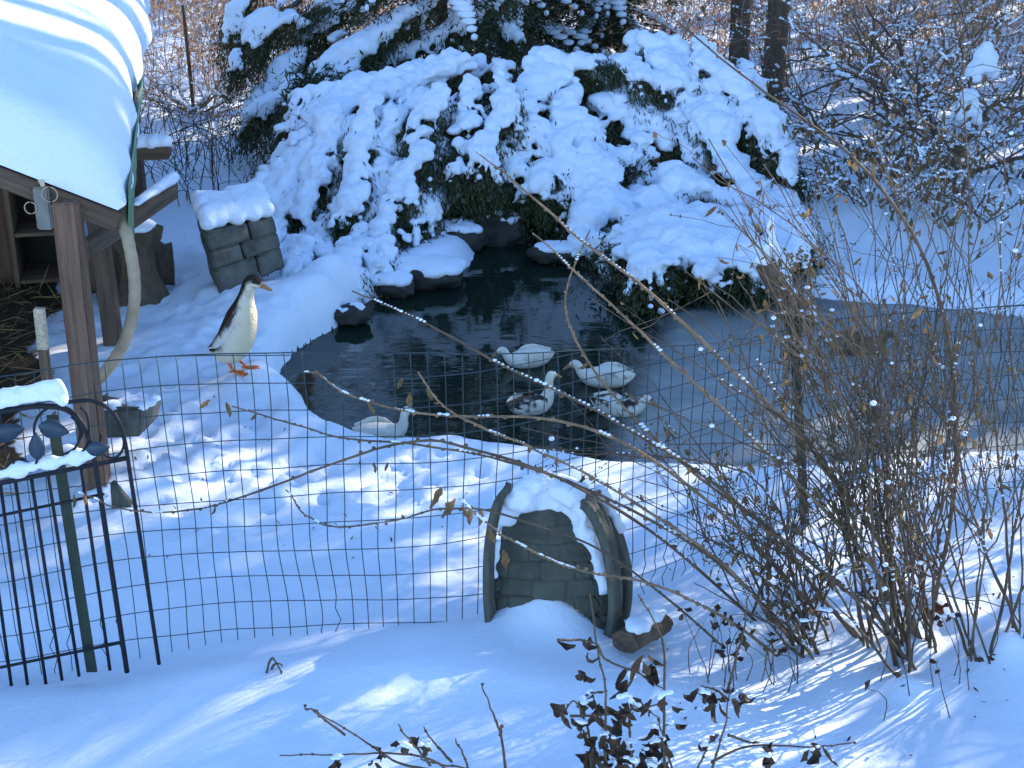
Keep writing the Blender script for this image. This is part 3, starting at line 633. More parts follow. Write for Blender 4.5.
BO += [([(300, 150), (270, 190), (246, 225), (236, 250)], 36), ([(290, 185), (276, 215), (268, 240), (264, 262)], 36), ([(330, 200), (312, 230), (300, 250), (292, 275)], 34), ([(370, 215), (358, 240), (350, 258), (346, 272)], 30),
       ([(690, 215), (700, 235), (705, 250), (706, 272)], 56), ([(730, 225), (750, 240), (765, 255), (775, 272)], 52), ([(640, 180), (655, 205), (662, 228), (664, 250)], 60), ([(600, 180), (620, 205), (628, 225), (632, 252)], 50), ([(670, 170), (700, 185), (725, 200), (745, 225)], 56), ([(760, 175), (785, 200), (800, 222), (808, 245)], 40)]
ev = thing('evergreen_shrub', 'large dark green evergreen shrub bowed to the water under heavy snow', 'shrub', q)
make_boughs(ev, BO, .0115, 11)
BO2 = [([(332, 108), (322, 140), (306, 180), (292, 218)], 34), ([(372, 98), (360, 140), (344, 185), (334, 222)], 36), ([(408, 92), (396, 135), (384, 180), (378, 214)], 34), ([(440, 84), (430, 120), (420, 160), (414, 200)], 36), ([(468, 78), (466, 110), (460, 140), (452, 172)], 32),
       ([(300, 130), (284, 170), (270, 205), (262, 236)], 30), ([(502, 72), (500, 110), (494, 140), (488, 168)], 32), ([(572, 80), (568, 115), (560, 150), (556, 176)], 34), ([(632, 78), (636, 110), (640, 140), (638, 168)], 36), ([(672, 70), (682, 105), (690, 140), (694, 172)], 36), ([(352, 170), (340, 205), (330, 235), (326, 262)], 30), ([(400, 165), (394, 200), (386, 232), (384, 255)], 28)]
make_boughs(ev, BO2, .0115, 12, yoff=-.16)
# dark heart of the shrub: its inner needles and limbs
mb = MB(); n = 26000; t = rng.uniform(0, 1, n); px = 290+rng.uniform(0, 1, n)*470; py = 55+185*rng.uniform(0, 1, n)
bb = np.array([PY(a, b, yrow(b, .30)) for a, b in zip(px, py)])+rng.normal(size=(n, 3))*[.05, .12, .05]
bb[:, 2] = np.maximum(bb[:, 2]-.12, height(bb[:, 0], bb[:, 1])+.03); mb.blades(bb, rng.normal(size=(n, 3))-[0, 0, .4], rng.uniform(.05, .10, n), rng.uniform(.010, .02, n)); mb.build('inner_foliage', M['needles'], ev, smooth=False)
mb = MB()
for k in range(26):
    a = q+np.array([rng.uniform(-.5, .7), rng.uniform(.35, .8), 0]); pxx = rng.uniform(290, 760); py_ = rng.uniform(110, 210); e = PY(pxx, py_, yrow(py_, .45))-[0, 0, .12]; c = cr([a, a*.6+e*.4+[0, 0, .10], e], 12); mb.tube(c, np.linspace(.03, .008, 12), 6)
mb.build('limb', M['bark'], ev)
# the tall conifer behind, its lower boughs over the left of the shrub
BT = [([(345, 32), (300, 52), (262, 88), (240, 130)], 36), ([(400, 20), (345, 52), (296, 84), (246, 116)], 40), ([(300, -12), (262, 16), (242, 42), (236, 64)], 34), ([(330, -5), (290, 12), (262, 36)], 34), ([(415, 6), (376, 30), (345, 60), (320, 84)], 40),
      ([(440, -8), (410, 12), (380, 28), (362, 50)], 34), ([(380, -20), (350, 0), (320, 16), (296, 40)], 34), ([(460, 15), (430, 35), (400, 50), (380, 70)], 34), ([(480, 5), (500, 20), (520, 36)], 30), ([(520, -10), (480, 8), (452, 30)], 34), ([(260, -20), (240, 5), (232, 30)], 30)]
q2 = np.array([-.55, 11.2, 0]); q2[2] = gz(q2[0], q2[1])
tr = thing('spruce_tree', 'snowy spruce whose lower left boughs droop behind the bowed evergreen shrub', 'tree', q2)
yt = lambda b: 10.3+(130-b)*.006
make_boughs(tr, BT, .02, 5, yf=yt, needle_mat='needles')
def spruce_up(root, base, h, r0, seed, z0=.6, dens=1.0, snow=True, needle='needles'):
    r = np.random.default_rng(seed); mb = MB(); zs = np.linspace(0, h, 10); mb.tube(np.stack([base[0]+.03*np.sin(zs*2), base[1]+0*zs, base[2]+zs], -1), np.linspace(.11, .015, 10)*h/5, 8); mb.build('trunk', M['bark'], root)
    nb = []; nd = []; br = MB(); cs = []; rs = []
    z = z0
    while z < h-.1:
        rr = r0*(1-z/h)**.8+.08
        for a in r.uniform(0, 6.283, int(6*dens)+1):
            L = rr*r.uniform(.7, 1.1); m = max(5, int(L/.06)); u = np.linspace(0, 1, m); d = np.array([math.cos(a), math.sin(a), 0])
            c = base+np.array([0, 0, z])+d*(u*L)[:, None]; c[:, 2] += L*(.10*u-.42*u*u); br.tube(c, np.linspace(.014, .004, m), 3)
            e = int(34*dens); bb = np.repeat(c, e, 0); uu = np.repeat(u, e); lat = np.array([-d[1], d[0], 0]); o = r.uniform(-1, 1, m*e)*(.08+.26*L*np.sin(math.pi*np.clip(uu*.75+.2, 0, 1)))
            bb = bb+lat*o[:, None]+np.stack([0*o, 0*o, -.3*np.abs(o)-r.uniform(0, .06, m*e)], -1); dd = d*.8+lat*np.sign(o)[:, None]*.5+r.normal(size=(m*e, 3))*.4-[0, 0, .35]
            nb.append(bb); nd.append(dd)
            if snow and r.random() < .8:
                j = u > .25; cs.append(c[j]+[0, 0, .03]); k = (.03+.10*L*np.sin(math.pi*u[j]))*r.uniform(.6, 1.1); rs.append(np.stack([k, k, np.full(len(k), .028)], -1))
        z += r.uniform(.13, .2)/dens**.5
    br.build('branches', M['bark'], root); bb = np.vstack(nb); n = len(bb); mb = MB(); mb.blades(bb, np.vstack(nd), r.uniform(.04, .085, n), r.uniform(.009, .017, n)); mb.build('foliage', M[needle], root, smooth=False)
    if snow: mb = MB(); mb.ells(np.vstack(cs), np.vstack(rs)); mb.build('snow', M['snow'], root)
spruce_up(tr, q2, 2.9, 1.2, 3, z0=1.2, dens=.9)
for k, (px, Y, h, lab) in enumerate([(512, 12.6, 5.5, 'narrow dark spruce behind the middle of the bowed evergreen shrub'), (604, 13.2, 5.0, 'dark spruce right of the narrow spruce behind the bowed evergreen shrub')]):
    p = PY(px, 30, Y); p[2] = gz(p[0], p[1]); t = thing('spruce_tree', lab, 'tree', p); spruce_up(t, p, h, .75, 20+k, z0=.15, dens=1.0)

# ------------------------------------------------------------------ woods beyond
def bare_tree(base, h, r0, seed, label, group=None, nl=14, snowy=False, m='bark_brown', lean=.02):
    r = np.random.default_rng(seed); t = thing('bare_tree', label, 'tree', base, group)
    z = np.linspace(-.1, h, 14); c = np.stack([base[0]+lean*z*r.normal()+.04*np.sin(z*.8+seed), base[1]+lean*z*r.normal()+.04*np.sin(z*.6+seed*2), base[2]+z], -1)
    mb = MB(); mb.tube(c, r0*(1-.8*np.linspace(0, 1, 14))+.01, 10); mb.build('trunk', M[m], t)
    mb = MB()
    for k in range(nl):
        i = r.integers(4, 13); a = r.uniform(0, 6.283); L = h*r.uniform(.15, .38)*(1.3-i/16); d = np.array([math.cos(a), math.sin(a), r.uniform(.4, 1.1)]); d /= np.linalg.norm(d)
        u = np.linspace(0, 1, 8); b = c[i]+d*(u*L)[:, None]+r.normal(size=(8, 3))*.03*L*u[:, None]; rr = r0*.35*(1-i/18); mb.tube(b, np.linspace(rr, .006, 8), 5)
        for q in range(7):
            j = r.integers(2, 8); d2 = unit(d+r.normal(size=3)*.7); l2 = L*r.uniform(.2, .5); u2 = np.linspace(0, 1, 6); b2 = b[j]+d2*(u2*l2)[:, None]+r.normal(size=(6, 3))*.04*l2*u2[:, None]; mb.tube(b2, np.linspace(rr*.4+.004, .003, 6), 4)
            for w_ in range(3):
                jj = r.integers(1, 6); d3 = unit(d2+r.normal(size=3)*.8); l3 = l2*r.uniform(.3, .6); mb.tube(b2[jj]+d3*(np.linspace(0, 1, 4)*l3)[:, None], np.linspace(.006, .002, 4), 3)
    mb.build('crown', M[m], t); return t
p = PY(771, 50, 11.9); p[2] = gz(p[0], p[1]); bare_tree(p, 9, .085, 1, 'thick brown tree trunk behind the right end of the evergreen shrub', nl=3)
p = PY(736, 30, 12.6); p[2] = gz(p[0], p[1]); bare_tree(p, 9, .08, 2, 'tree trunk just left of the thicker brown trunk behind the evergreen', nl=3)
r = np.random.default_rng(4)
for k in range(22):
    x = r.uniform(-11, 9); y = r.uniform(19, 34); bare_tree(np.array([x, y, gz(x, y)]), r.uniform(8, 12), r.uniform(.10, .2), 40+k, 'bare brown tree standing in the wood beyond the thicket', 'bare trees in the wood', nl=10)
# thin stakes
for (a, b, lab) in (((183, 5, 194, 112), .016, 'thin dark metal stake standing in the brush beyond the shed'), ((926, 55, 923, 100), .02, 'dark green metal stake under the snowy bare branches at far right')):
    f = P(a[2], a[3], .02); tp = PY(a[0], a[1], f[1]); mb = MB(); mb.tube(cr([f-[0, 0, .1], (f+tp)/2, tp], 6), b, 6); tag(mb.build('stake', M['bark'], origin=f), lab, 'stake')
# brown brush
def brush(name, n, box, hr, mats, seed, leafn=0, snow=0, lab='', rr=(.003, .006)):
    r = np.random.default_rng(seed); mb = MB(); lb = []; ld = []; sc = []; sr = []
    for k in range(n):
        x = r.uniform(box[0], box[1]); y = r.uniform(box[2], box[3])
        if box[4] and not box[4](x, y): continue
        z = gz(x, y) if k % 7 == 0 else .02*0+gzc(x, y); h = r.uniform(*hr); l = r.normal(size=2)*.5*h; u = np.linspace(0, 1, 6); b = np.stack([x+l[0]*u*u+.03*r.normal(size=6)*u, y+l[1]*u*u, z-.02+h*(u-.25*u*u)], -1); r0 = r.uniform(*rr); mb.tube(b, np.linspace(r0, .0018, 6), 3)
        for q in range(4):
            j = r.integers(1, 6); d = unit(r.normal(size=3)+[0, 0, .5]); l2 = h*r.uniform(.15, .45); u2 = np.linspace(0, 1, 4)[:, None]; b2 = b[j]+d*u2*l2+[0, 0, -.3]*u2*u2*l2; mb.tube(b2, np.linspace(.003, .0013, 4), 3)
            if leafn: lb.append(b2[1:]); ld.append(r.normal(size=(3, 3)))
        if snow and r.random() < snow: j = r.integers(2, 6); sc.append(b[j]+[0, 0, .012]); s = r.uniform(.012, .028); sr.append([s, s, s*.6])
    o = mb.build(name, M[mats], smooth=False); tag(o, lab, 'brush', kind='stuff')
    return o, lb, ld, sc, sr
_gx = np.linspace(-16, 12, 141); _gy = np.linspace(9, 30, 106); _A, _B = np.meshgrid(_gx, _gy); _Z = height(_A.ravel(), _B.ravel()).reshape(_A.shape)
def gzc(x, y): return float(_Z[int(np.clip(round((y-9)/.2), 0, 105)), int(np.clip(round((x+16)/.2), 0, 140))])
inb = lambda x, y: x < y*.45+.5 and x > -y*.45-.5 and (x < 1.5 or random.random() < (.55 if y < 13.5 else 1.0))
o, lb, ld, sc, sr = brush('brush_thicket', 3000, (-8, 8, 12.3, 19.5, inb), (.5, 1.6), 'brush', 9, leafn=1, snow=.5, lab='pale brown tangled brush thicket in sunlight behind everything')
mb = MB(); bb = np.vstack(lb); dd = np.vstack(ld); k = len(bb); mb.blades(bb, dd, rng.uniform(.03, .07, k), rng.uniform(.015, .035, k)); tag(mb.build('brush_leaves', M['brush'], smooth=False), 'dead tan leaves clinging in the brush thicket', 'leaves', kind='stuff')
mb = MB(); mb.ells(np.array(sc), np.array(sr)); tag(mb.build('brush_snow', M['snow']), 'small clumps of snow caught in the brush thicket', 'snow', kind='stuff')
o, lb, ld, sc, sr = brush('weed_stems', 150, (-3.2, -1.6, 9.2, 12.2, lambda x, y: x > -.275*y+.1 or x < -.32*y), (.3, .8), 'twig', 13, lab='thin dead weed stems in the snow behind the shed corner', rr=(.003, .005))

# bare tangled shrubs on the far right, snow along their branches
def tangle(px, Y, h, sp, seed, label, n=16, m='twig', snow=.2, r0=.010, leaves=0, group=None, lean=(0, 0)):
    r = np.random.default_rng(seed); p = PY(px, 300, Y); p[2] = gz(p[0], p[1]); t = thing('bare_shrub', label, 'shrub', p, group); mb = MB(); sc = []; sr = []; lf = MB(); nl = 0
    def br(b0, d, L, rad, lev):
        nonlocal nl
        k = max(5, int(L/.06)); u = np.linspace(0, 1, k); wob = np.cumsum(r.normal(size=(k, 3))*.045*L, 0)*u[:, None]*.6; c = b0+d*(u*L)[:, None]+wob; c[:, 2] -= .22*L*u*u
        mb.tube(c, np.linspace(rad, rad*.4, k), 5 if rad > .005 else 3)
        if snow and r.random() < snow+.25*(lev == 0):
            dz = np.abs(np.gradient(c[:, 2]))/(np.linalg.norm(np.gradient(c, axis=0), axis=1)+1e-9)
            for i in range(k-1):
                if dz[i] < .75 and r.random() < .85: 
                    for f in (0, .5): q = c[i]*(1-f)+c[i+1]*f; s = rad*.8+r.uniform(.003, .008); sc.append(q+[0, 0, s*.7+rad*.3]); sr.append([s*1.3, s*1.3, s])
        if lev < 3:
            for q in range(r.integers(3, 6) if lev < 2 else 2):
                i = r.integers(k//4, k); d2 = unit(d+r.normal(size=3)*.65+[0, 0, .1]); br(c[i], d2, L*r.uniform(.3, .6), max(.0016, rad*.5), lev+1)
        if leaves and r.random() < leaves: lf.leaf(c[-1], unit(np.array([r.normal()*.4, r.normal()*.4, -1.])), r.uniform(.05, .08), r.uniform(.025, .04), curl=1.2); nl += 1
    for k in range(n):
        a = r.uniform(0, 6.283); d = unit(np.array([math.cos(a)*sp+lean[0], math.sin(a)*sp*.6+lean[1], r.uniform(.35, 1.)])); br(p+[r.normal()*.06, r.normal()*.06, -.03], d, h*r.uniform(.6, 1.1), r0*r.uniform(.6, 1.2), 0)
    mb.build('branches', M[m], t, smooth=False)
    if sc: s = MB(); s.ells(np.array(sc), np.array(sr)); s.build('snow', M['snow'], t)
    if nl: lf.build('leaves', M['dry_leaf'], t)
    return t
tangle(850, 10.6, 1.5, .9, 1, 'tangled bare shrub with snow lined branches right of the evergreen', 10)
tangle(935, 10.2, 1.6, 1.0, 2, 'bare shrub with thick dark forking branches under snow at the upper right', 11, r0=.02, leaves=.12)
tangle(1010, 9.9, 1.5, .9, 3, 'bare shrub with snow caught in it at the right edge of the far bank', 10, leaves=.15)
tangle(800, 11.6, 1.4, 1.0, 4, 'low bare shrub spreading beside the brown tree trunks', 9)
tangle(900, 12.2, 1.8, 1.0, 5, 'tall tan bare shrub farther back among the sunlit snow at upper right', 14, m='brush', leaves=.3)
tangle(985, 12.0, 1.9, 1.0, 6, 'tall tan leafy bare shrub farther back by the right edge', 14, m='brush', leaves=.35)
tangle(860, 9.0, .8, .8, 7, 'low leafy bare shrub on the snowy bank above the pond', 12, snow=.25, leaves=.5, r0=.006)
tangle(975, 8.8, .95, .8, 8, 'brown leaved low shrub on the bank at the right edge of the pond', 14, snow=.3, leaves=.6, r0=.006)
tangle(215, 12.0, 1.3, 1.2, 9, 'grey bare shrub behind the left boughs of the spruce', 14, snow=.3, m='brush')
tangle(160, 11.0, .8, 1.0, 10, 'small bare shrub beside the snowy shed eave', 9, snow=.15, r0=.006)
# the snow lumps held by bent-over stems at the far right
for k, (px, py, Y, r_, lab) in enumerate([(985, 62, 9.4, (.10, .09, .12), 'big white snow clump hung on a bare bush near the right edge'), (968, 108, 9.2, (.085, .08, .10), 'pointed snow clump on brown twigs below the big snow clump')]):
    c = PY(px, py, Y); n = 26; u = rng.uniform(0, 1, n); a = rng.uniform(0, 6.28, n); kx = (1-u)*.75+.15
    cc = np.stack([c[0]+r_[0]*kx*np.cos(a)*.8, c[1]+r_[1]*kx*np.sin(a)*.8, c[2]+r_[2]*(u*1.6-.8)], -1)
    o = snow_mesh('snow_clump', cc, np.tile([.05, .05, .045], (n, 1))*rng.uniform(.7, 1.1, (n, 1)), .013, amp=.008, origin=c); tag(o, lab, 'snow')

# shading wood out of frame to the right: the low sun comes through it in streaks
D_ = np.array([math.sin(SUN_AZ), math.cos(SUN_AZ)]); N_ = np.array([-D_[1], D_[0]])
def at(s, T): q = D_*T+N_*s; return np.array([q[0], q[1], gz(q[0], q[1])])
def shade_spruce(s, T, h, r0, seed, z0, dens=1.0):
    b = at(s, T); t = thing('spruce_tree', 'unseen spruce added outside the picture to the right, crown shaped for its shade', 'tree', b, 'unseen shade spruces beyond the right edge'); r = np.random.default_rng(seed)
    mb = MB(); mb.tube(np.stack([np.full(6, b[0]), np.full(6, b[1]), b[2]+np.linspace(-.1, h, 6)], -1), np.linspace(.14, .02, 6), 8); mb.build('trunk', M['bark'], t)
    bb = []; dd = []
    for q in range(int(46*dens)):
        z = z0+(h-z0)*r.uniform(0, 1)**1.25; L = r0*(1-(z-z0)/(h-z0+.01))*r.uniform(.75, 1.15)+.15; a = r.uniform(0, 6.283); n = int(34*L)+8; u = r.uniform(0, 1, n); la = r.normal(size=n)*.13*(.4+L)
        bb.append(np.stack([b[0]+L*u*math.cos(a)-la*math.sin(a), b[1]+L*u*math.sin(a)+la*math.cos(a), b[2]+z-.3*L*u*u+r.normal(size=n)*.06], -1)); d = np.stack([np.full(n, math.cos(a)), np.full(n, math.sin(a)), np.full(n, -.45)], -1)+r.normal(size=(n, 3))*.4; dd.append(d)
    bb = np.vstack(bb); n = len(bb); mb = MB(); mb.blades(bb, np.vstack(dd), r.uniform(.2, .42, n), r.uniform(.06, .13, n)); mb.build('foliage', M['needles'], t, smooth=False)
SH = []
r = np.random.default_rng(77)
for k, (s, hh, zz) in enumerate([(-1.4, 9.2, 3.2), (-.6, 8.9, 3.1), (.9, 9.4, 3.2), (1.6, 6.4, 2.6), (2.5, 4.9, 2.4), (3.1, 4.9, 2.4), (3.6, 4.5, 2.2), (4.1, 5.7, 2.4), (4.55, 5.6, 2.4), (5.0, 5.7, 3.2), (5.5, 5.7, 4.1), (5.05, 9.9, 7.3), (6.1, 6.3, 4.2), (6.7, 6.2, 4.3), (7.3, 6.3, 4.4), (7.9, 6.1, 4.4), (3.4, 9.4, 5.8), (3.9, 8.6, 5.6), (4.5, 8.4, 5.5)]):  # unseen spruces added; crown heights and gaps set where sun and shade fall
    SH.append((s+r.uniform(-.1, .1), 15.5+(k % 2)*1.0+r.uniform(0, .8)+max(0, s-6)*.5, hh, r.uniform(.85, 1.05), k, zz))
for a in SH: shade_spruce(*a, dens=2.4 if a[5] > 6 else (.2 if a[0] > 3.7 else .65) if a[5] > 5.4 else 1.7 if a[2] < 5.8 else 1.2)
for k, (s, T, rr) in enumerate([(5.9, 20, .22), (6.5, 23, .28), (7.0, 21, .2), (7.6, 24, .3), (8.3, 22, .24), (9.1, 23, .3), (9.8, 24, .22), (10.8, 25, .2)]):
    bare_tree(at(s, T), 17, rr, 200+k, 'bare tree standing outside the picture to the right', 'bare trees beyond the right edge', nl=5)
# bare saplings just outside the right edge: their branches draw the crisp streaks on the near snow
for k, (s_, T_, h_) in enumerate([(1.2, 6.6, 3.2), (2.2, 7.2, 3.4), (3.1, 7.6, 3.8), (3.9, 8.2, 4.0), (4.7, 9.2, 4.4), (2.7, 9.4, 4.2), (.4, 7.2, 3.0)]):
    bare_tree(at(s_, T_), h_, .035, 300+k, 'bare sapling standing outside the picture to the right', 'bare saplings beyond the right edge', nl=20, m='twig', lean=.05)
#@@PART3
# ------------------------------------------------------------------ ducks
WHITE = (.78, .77, .72); DARK = (.045, .036, .034)
def duck(loc, heading, spine, colf, label, name='swimming_duck', sc=1.0, bill='bill_yellow', bl=.05, legs=None, wings=True, group=None, wingcol=None, hd=None, wz=None, tailcol=None):
    """spine: (forward, up, half width, half height) from tail tip to face; one continuous skin"""
    t = thing(name, label, 'duck', loc, group); ch, sh = math.cos(heading), math.sin(heading)
    def W(p): p = np.asarray(p, float)*sc; return np.stack([loc[0]+p[:, 0]*ch-p[:, 1]*sh, loc[1]+p[:, 0]*sh+p[:, 1]*ch, loc[2]+p[:, 2]], -1)
    c = cr(spine, 56); K = 24; tx = np.gradient(c[:, 0]); tz = np.gradient(c[:, 1]); l = np.hypot(tx, tz); tx /= l; tz /= l
    if len(spine[0]) == 5: yy = c[:, 4]
    else: yy = 0*tx
    th = np.arange(K)*2*math.pi/K; v = []; col = []
    for i in range(56):
        w_, h_ = max(.002, c[i, 2]), max(.002, c[i, 3])
        for a in th:
            y = w_*math.sin(a); n = h_*math.cos(a); v.append([c[i, 0]-tz[i]*n, y+yy[i], c[i, 1]+tx[i]*n]); col.append((i/55, math.cos(a), abs(math.sin(a))))
    v = np.array(v); col = np.array(col); nz = fbm(v, 22, 3)
    v = v + .0022*fbm(v, 60, 2)[:, None]*np.array([1, 1, 1])
    C = np.array([colf(s, d, n_) for (s, d, _), n_ in zip(col, nz)])
    i0 = (np.arange(55)[:, None]*K+np.arange(K)[None]); i1 = (np.arange(55)[:, None]*K+(np.arange(K)+1)[None] % K)
    mb = MB(); mb.add(W(v), np.stack([i0, i1, i1+K, i0+K], -1).reshape(-1, 4)); e = np.array([v[:K].mean(0), v[-K:].mean(0)]); mb.add(W(e), np.zeros((0, 3), int)); o = mb.n-2
    mb.f.append(np.array([[o, (k+1) % K, k] for k in range(K)]+[[o+1, 55*K+k, 55*K+(k+1) % K] for k in range(K)])); mb.mi.append(0)
    mb.build('body', M['feather'], t, col=np.vstack([C, C[:1], C[-1:]]))
    # bill: flattened spoon along the head direction
    f = c[-1]; q = np.array([tx[-1], tz[-1]]) if hd is None else np.array(hd)/np.hypot(*hd); u = np.linspace(0, 1, 9); v = []
    for s in u:
        bw = .0135-.004*math.sin(s*3)+.002*s; bh = .0115*(1-s)+.0045
        if s == 1: bw *= .55
        for a in np.arange(12)*2*math.pi/12: v.append([f[0]+q[0]*(s*bl-.006)-q[1]*bh*math.cos(a), bw*math.sin(a)+yy[-1], f[1]+q[1]*(s*bl-.006)+q[0]*bh*math.cos(a)])
    i0 = (np.arange(8)[:, None]*12+np.arange(12)[None]); i1 = (np.arange(8)[:, None]*12+(np.arange(12)+1)[None] % 12); mb = MB(); mb.add(W(v), np.stack([i0, i1, i1+12, i0+12], -1).reshape(-1, 4)); mb.add(W(np.array(v[-12:]).mean(0)[None]), np.zeros((0, 3), int)); mb.f.append(np.array([[96, 84+k, 84+(k+1) % 12] for k in range(12)])); mb.mi.append(0)
    mb.build('bill', M[bill], t)
    k = 50; 
    for sg in (-1, 1): mb = MB(); mb.ells(W([[c[k, 0]-tz[k]*c[k, 3]*.25, sg*c[k, 2]*.93+yy[k], c[k, 1]+tx[k]*c[k, 3]*.25]]), [[.0045*sc]*3], ICO2); mb.build('eye', M['eye'], t)
    if wings:
        for sg in (-1, 1):
            g = np.array(wings, float); cc = cr(g, 26); v = []; cl = []
            for i in range(26):
                s = i/25; hw = cc[i, 3]; 
                for a in np.arange(14)*2*math.pi/14:
                    v.append([cc[i, 0], sg*(cc[i, 1]+.010*math.cos(a)), cc[i, 2]+hw*math.sin(a)]); cl.append((s, math.sin(a)))
            v = np.array(v); nzz = fbm(v, 25, 3); v = v+.002*fbm(v, 70, 2)[:, None]; C = np.array([(wingcol or (lambda s, d, n: WHITE))(s, d, n) for (s, d), n in zip(cl, nzz)])
            i0 = (np.arange(25)[:, None]*14+np.arange(14)[None]); i1 = (np.arange(25)[:, None]*14+(np.arange(14)+1)[None] % 14); mb = MB(); mb.add(W(v), np.stack([i0, i1, i1+14, i0+14], -1).reshape(-1, 4)); mb.build('wing', M['feather'], t, col=C)
    for lg in (legs or []):
        (hx, hy, hz), (fx, fy) = lg; mb = MB(); mb.tube(W(cr([(hx, hy, hz), (hx-.012, hy, hz*.5), (fx, fy, .012)], 8)), np.linspace(.011, .0065, 8)*sc, 8)
        tips = [(fx+.062, fy-.028), (fx+.070, fy), (fx+.060, fy+.028)]
        for a, b in tips: mb.tube(W(cr([(fx-.006, fy, .010), ((fx+a)/2, (fy+b)/2, .009), (a, b, .004)], 6)), np.linspace(.006, .003, 6)*sc, 6)
        mb.tube(W(cr([(fx, fy, .012), (fx-.022, fy, .004)], 4)), .004*sc, 6)
        top = [(fx, fy, .010)]+[(a, b, .004) for a, b in tips]; bot = [(a, b, z-.003) for a, b, z in top]; mb.add(W(top+bot), np.zeros((0, 3), int)); o = mb.n-8
        mb.f.append(np.array([[o, o+1, o+2], [o, o+2, o+3], [o+4, o+6, o+5], [o+4, o+7, o+6]])); mb.mi.append(0); mb.build('leg', M['foot_orange'], t)
    return t
def mixc(a, b, k): return tuple(x*(1-k)+y*k for x, y in zip(a, b))
def sm(x, a, b): k = min(1, max(0, (x-a)/(b-a))); return k*k*(3-2*k)
# standing runner duck
u_ = 1/212.; v_ = 1/196.
def RD(x, z, a, b): return (x*u_, (z-5)*v_, a*u_, b*u_)
SPR = [RD(-33, 22, 2, 1.5), RD(-26, 22, 7, 5), RD(-18, 23, 13, 12.5), RD(-9, 28.5, 17, 17), RD(-1, 43, 17.5, 17.5), RD(5, 60, 14.5, 14.5), RD(8.5, 72, 9.8, 9.4), RD(11, 81, 7, 6.8), RD(14, 88, 6.8, 7), RD(18.5, 92, 7, 7.2), RD(23, 91, 5.6, 5.6), RD(27, 89, 3.2, 3.2)]
def runner(s, d, n):
    k = sm(d+.34*n, .05, .5) if s < .62 else sm(d+.15*n, .05, .35) if s < .74 else sm(d+.1*n, .1, .4)
    if s > .84: k = sm(d+.1*n, .0, .25)*(1-sm(s, .975, .99))
    body = mixc(mixc((.80, .76, .66), (.66, .58, .42), sm(n+.3*math.sin(s*40), .0, .9)*.6), (.36, .35, .34), sm(n, .15, .7)*.6*sm(s, .3, .5))
    if s < .55: body = mixc(body, (.72, .63, .42), sm(-d, .0, .7)*.6)
    return mixc(body, mixc((.014, .012, .012), (.05, .038, .034), .5+.5*n), k)
fd = on(242, 371)
def rwing(s, d, n): return mixc((.74, .74, .74), mixc((.03, .024, .022), (.09, .068, .06), .5+.5*n), sm(d+.5*n, -.15, .5))
duck(fd, R(-14), SPR, runner, 'upright runner duck with dark cap and back standing on the snow bank', 'runner_duck', bill='bill_grey', bl=.058, legs=[((-.035, -.034, .11), (-.025, -.036)), ((-.02, .030, .11), (.006, .032))], hd=(1, -.42),
     wings=[(.018, .056, .30, .012), (-.004, .076, .255, .036), (-.042, .079, .205, .042), (-.085, .060, .16, .032), (-.12, .036, .13, .016), (-.15, .014, .108, .006)], wingcol=rwing)
# swimmers
SW = [(-.165, .085, .010, .006), (-.14, .075, .040, .020), (-.09, .062, .074, .045), (-.02, .052, .088, .058), (.06, .05, .078, .056), (.11, .062, .055, .048), (.138, .095, .034, .034), (.146, .135, .024, .025), (.152, .168, .024, .025), (.166, .190, .026, .027), (.186, .192, .020, .020), (.200, .186, .011, .011)]
SL = [(-.165, .085, .010, .006), (-.14, .075, .040, .020), (-.09, .065, .078, .050), (-.02, .06, .094, .065), (.06, .055, .084, .06), (.11, .06, .06, .05), (.142, .075, .036, .035), (.162, .10, .027, .027), (.176, .122, .026, .026), (.194, .132, .024, .025), (.212, .126, .018, .018), (.224, .118, .010, .010)]
SU = [(-.165, .095, .010, .006), (-.14, .082, .040, .020), (-.09, .064, .074, .046), (-.02, .052, .086, .058), (.05, .05, .078, .057), (.095, .065, .056, .05), (.118, .105, .036, .036), (.122, .15, .026, .027), (.124, .19, .024, .025), (.134, .218, .025, .027), (.152, .222, .020, .020), (.166, .216, .011, .011)]
WG = [(.075, .060, .075, .012), (.03, .082, .08, .034), (-.04, .086, .085, .038), (-.10, .062, .088, .024), (-.15, .028, .096, .008)]
wht = lambda s, d, n: mixc(WHITE, (.66, .62, .55), sm(n, .1, .7)*.5)
def pied(s, d, n): return mixc(WHITE, DARK, max(sm(d+.4*n, .55, .8)*(s < .5), sm(.12-s, 0, .04)*.9))
def piedw(s, d, n): return mixc(WHITE, DARK, sm(.8*n+.5*d*(1-s)+s*.5, .30, .55))
def blot(s, d, n): return mixc(WHITE, DARK, sm(d*.6+.7*n, .35, .7)*(s < .62)+.9*(s > .9)*sm(d, .1, .5))
def brown(s, d, n): return mixc((.12, .075, .045), (.26, .18, .12), .5+.5*n) if s < .75 else mixc((.07, .05, .035), (.13, .07, .04), .5+.5*n)
def W0(px, py): p = P(px, py, WZ); p[2] = WZ-.012; return p
duck(W0(530, 364), R(196), SL, wht, 'plump white duck swimming farthest from the fence, facing left', sc=.76, wings=WG, wingcol=wht)
duck(W0(531, 411), R(28), SU, pied, 'white duck with black wing patches and raised neck swimming nearest mid pond', sc=.77, wings=WG, wingcol=piedw)
duck(W0(607, 384), R(172), SL, wht, 'white duck swimming facing left behind the black blotched duck', sc=.82, wings=WG, wingcol=lambda s, d, n: mixc(WHITE, (.25, .24, .24), sm(n+.3*s, .25, .7)*.8))
duck(W0(616, 412), R(-22), SL, blot, 'white duck with black blotched back swimming to the right near the twigs', sc=.77, wings=WG, wingcol=piedw, bill='bill_yellow')
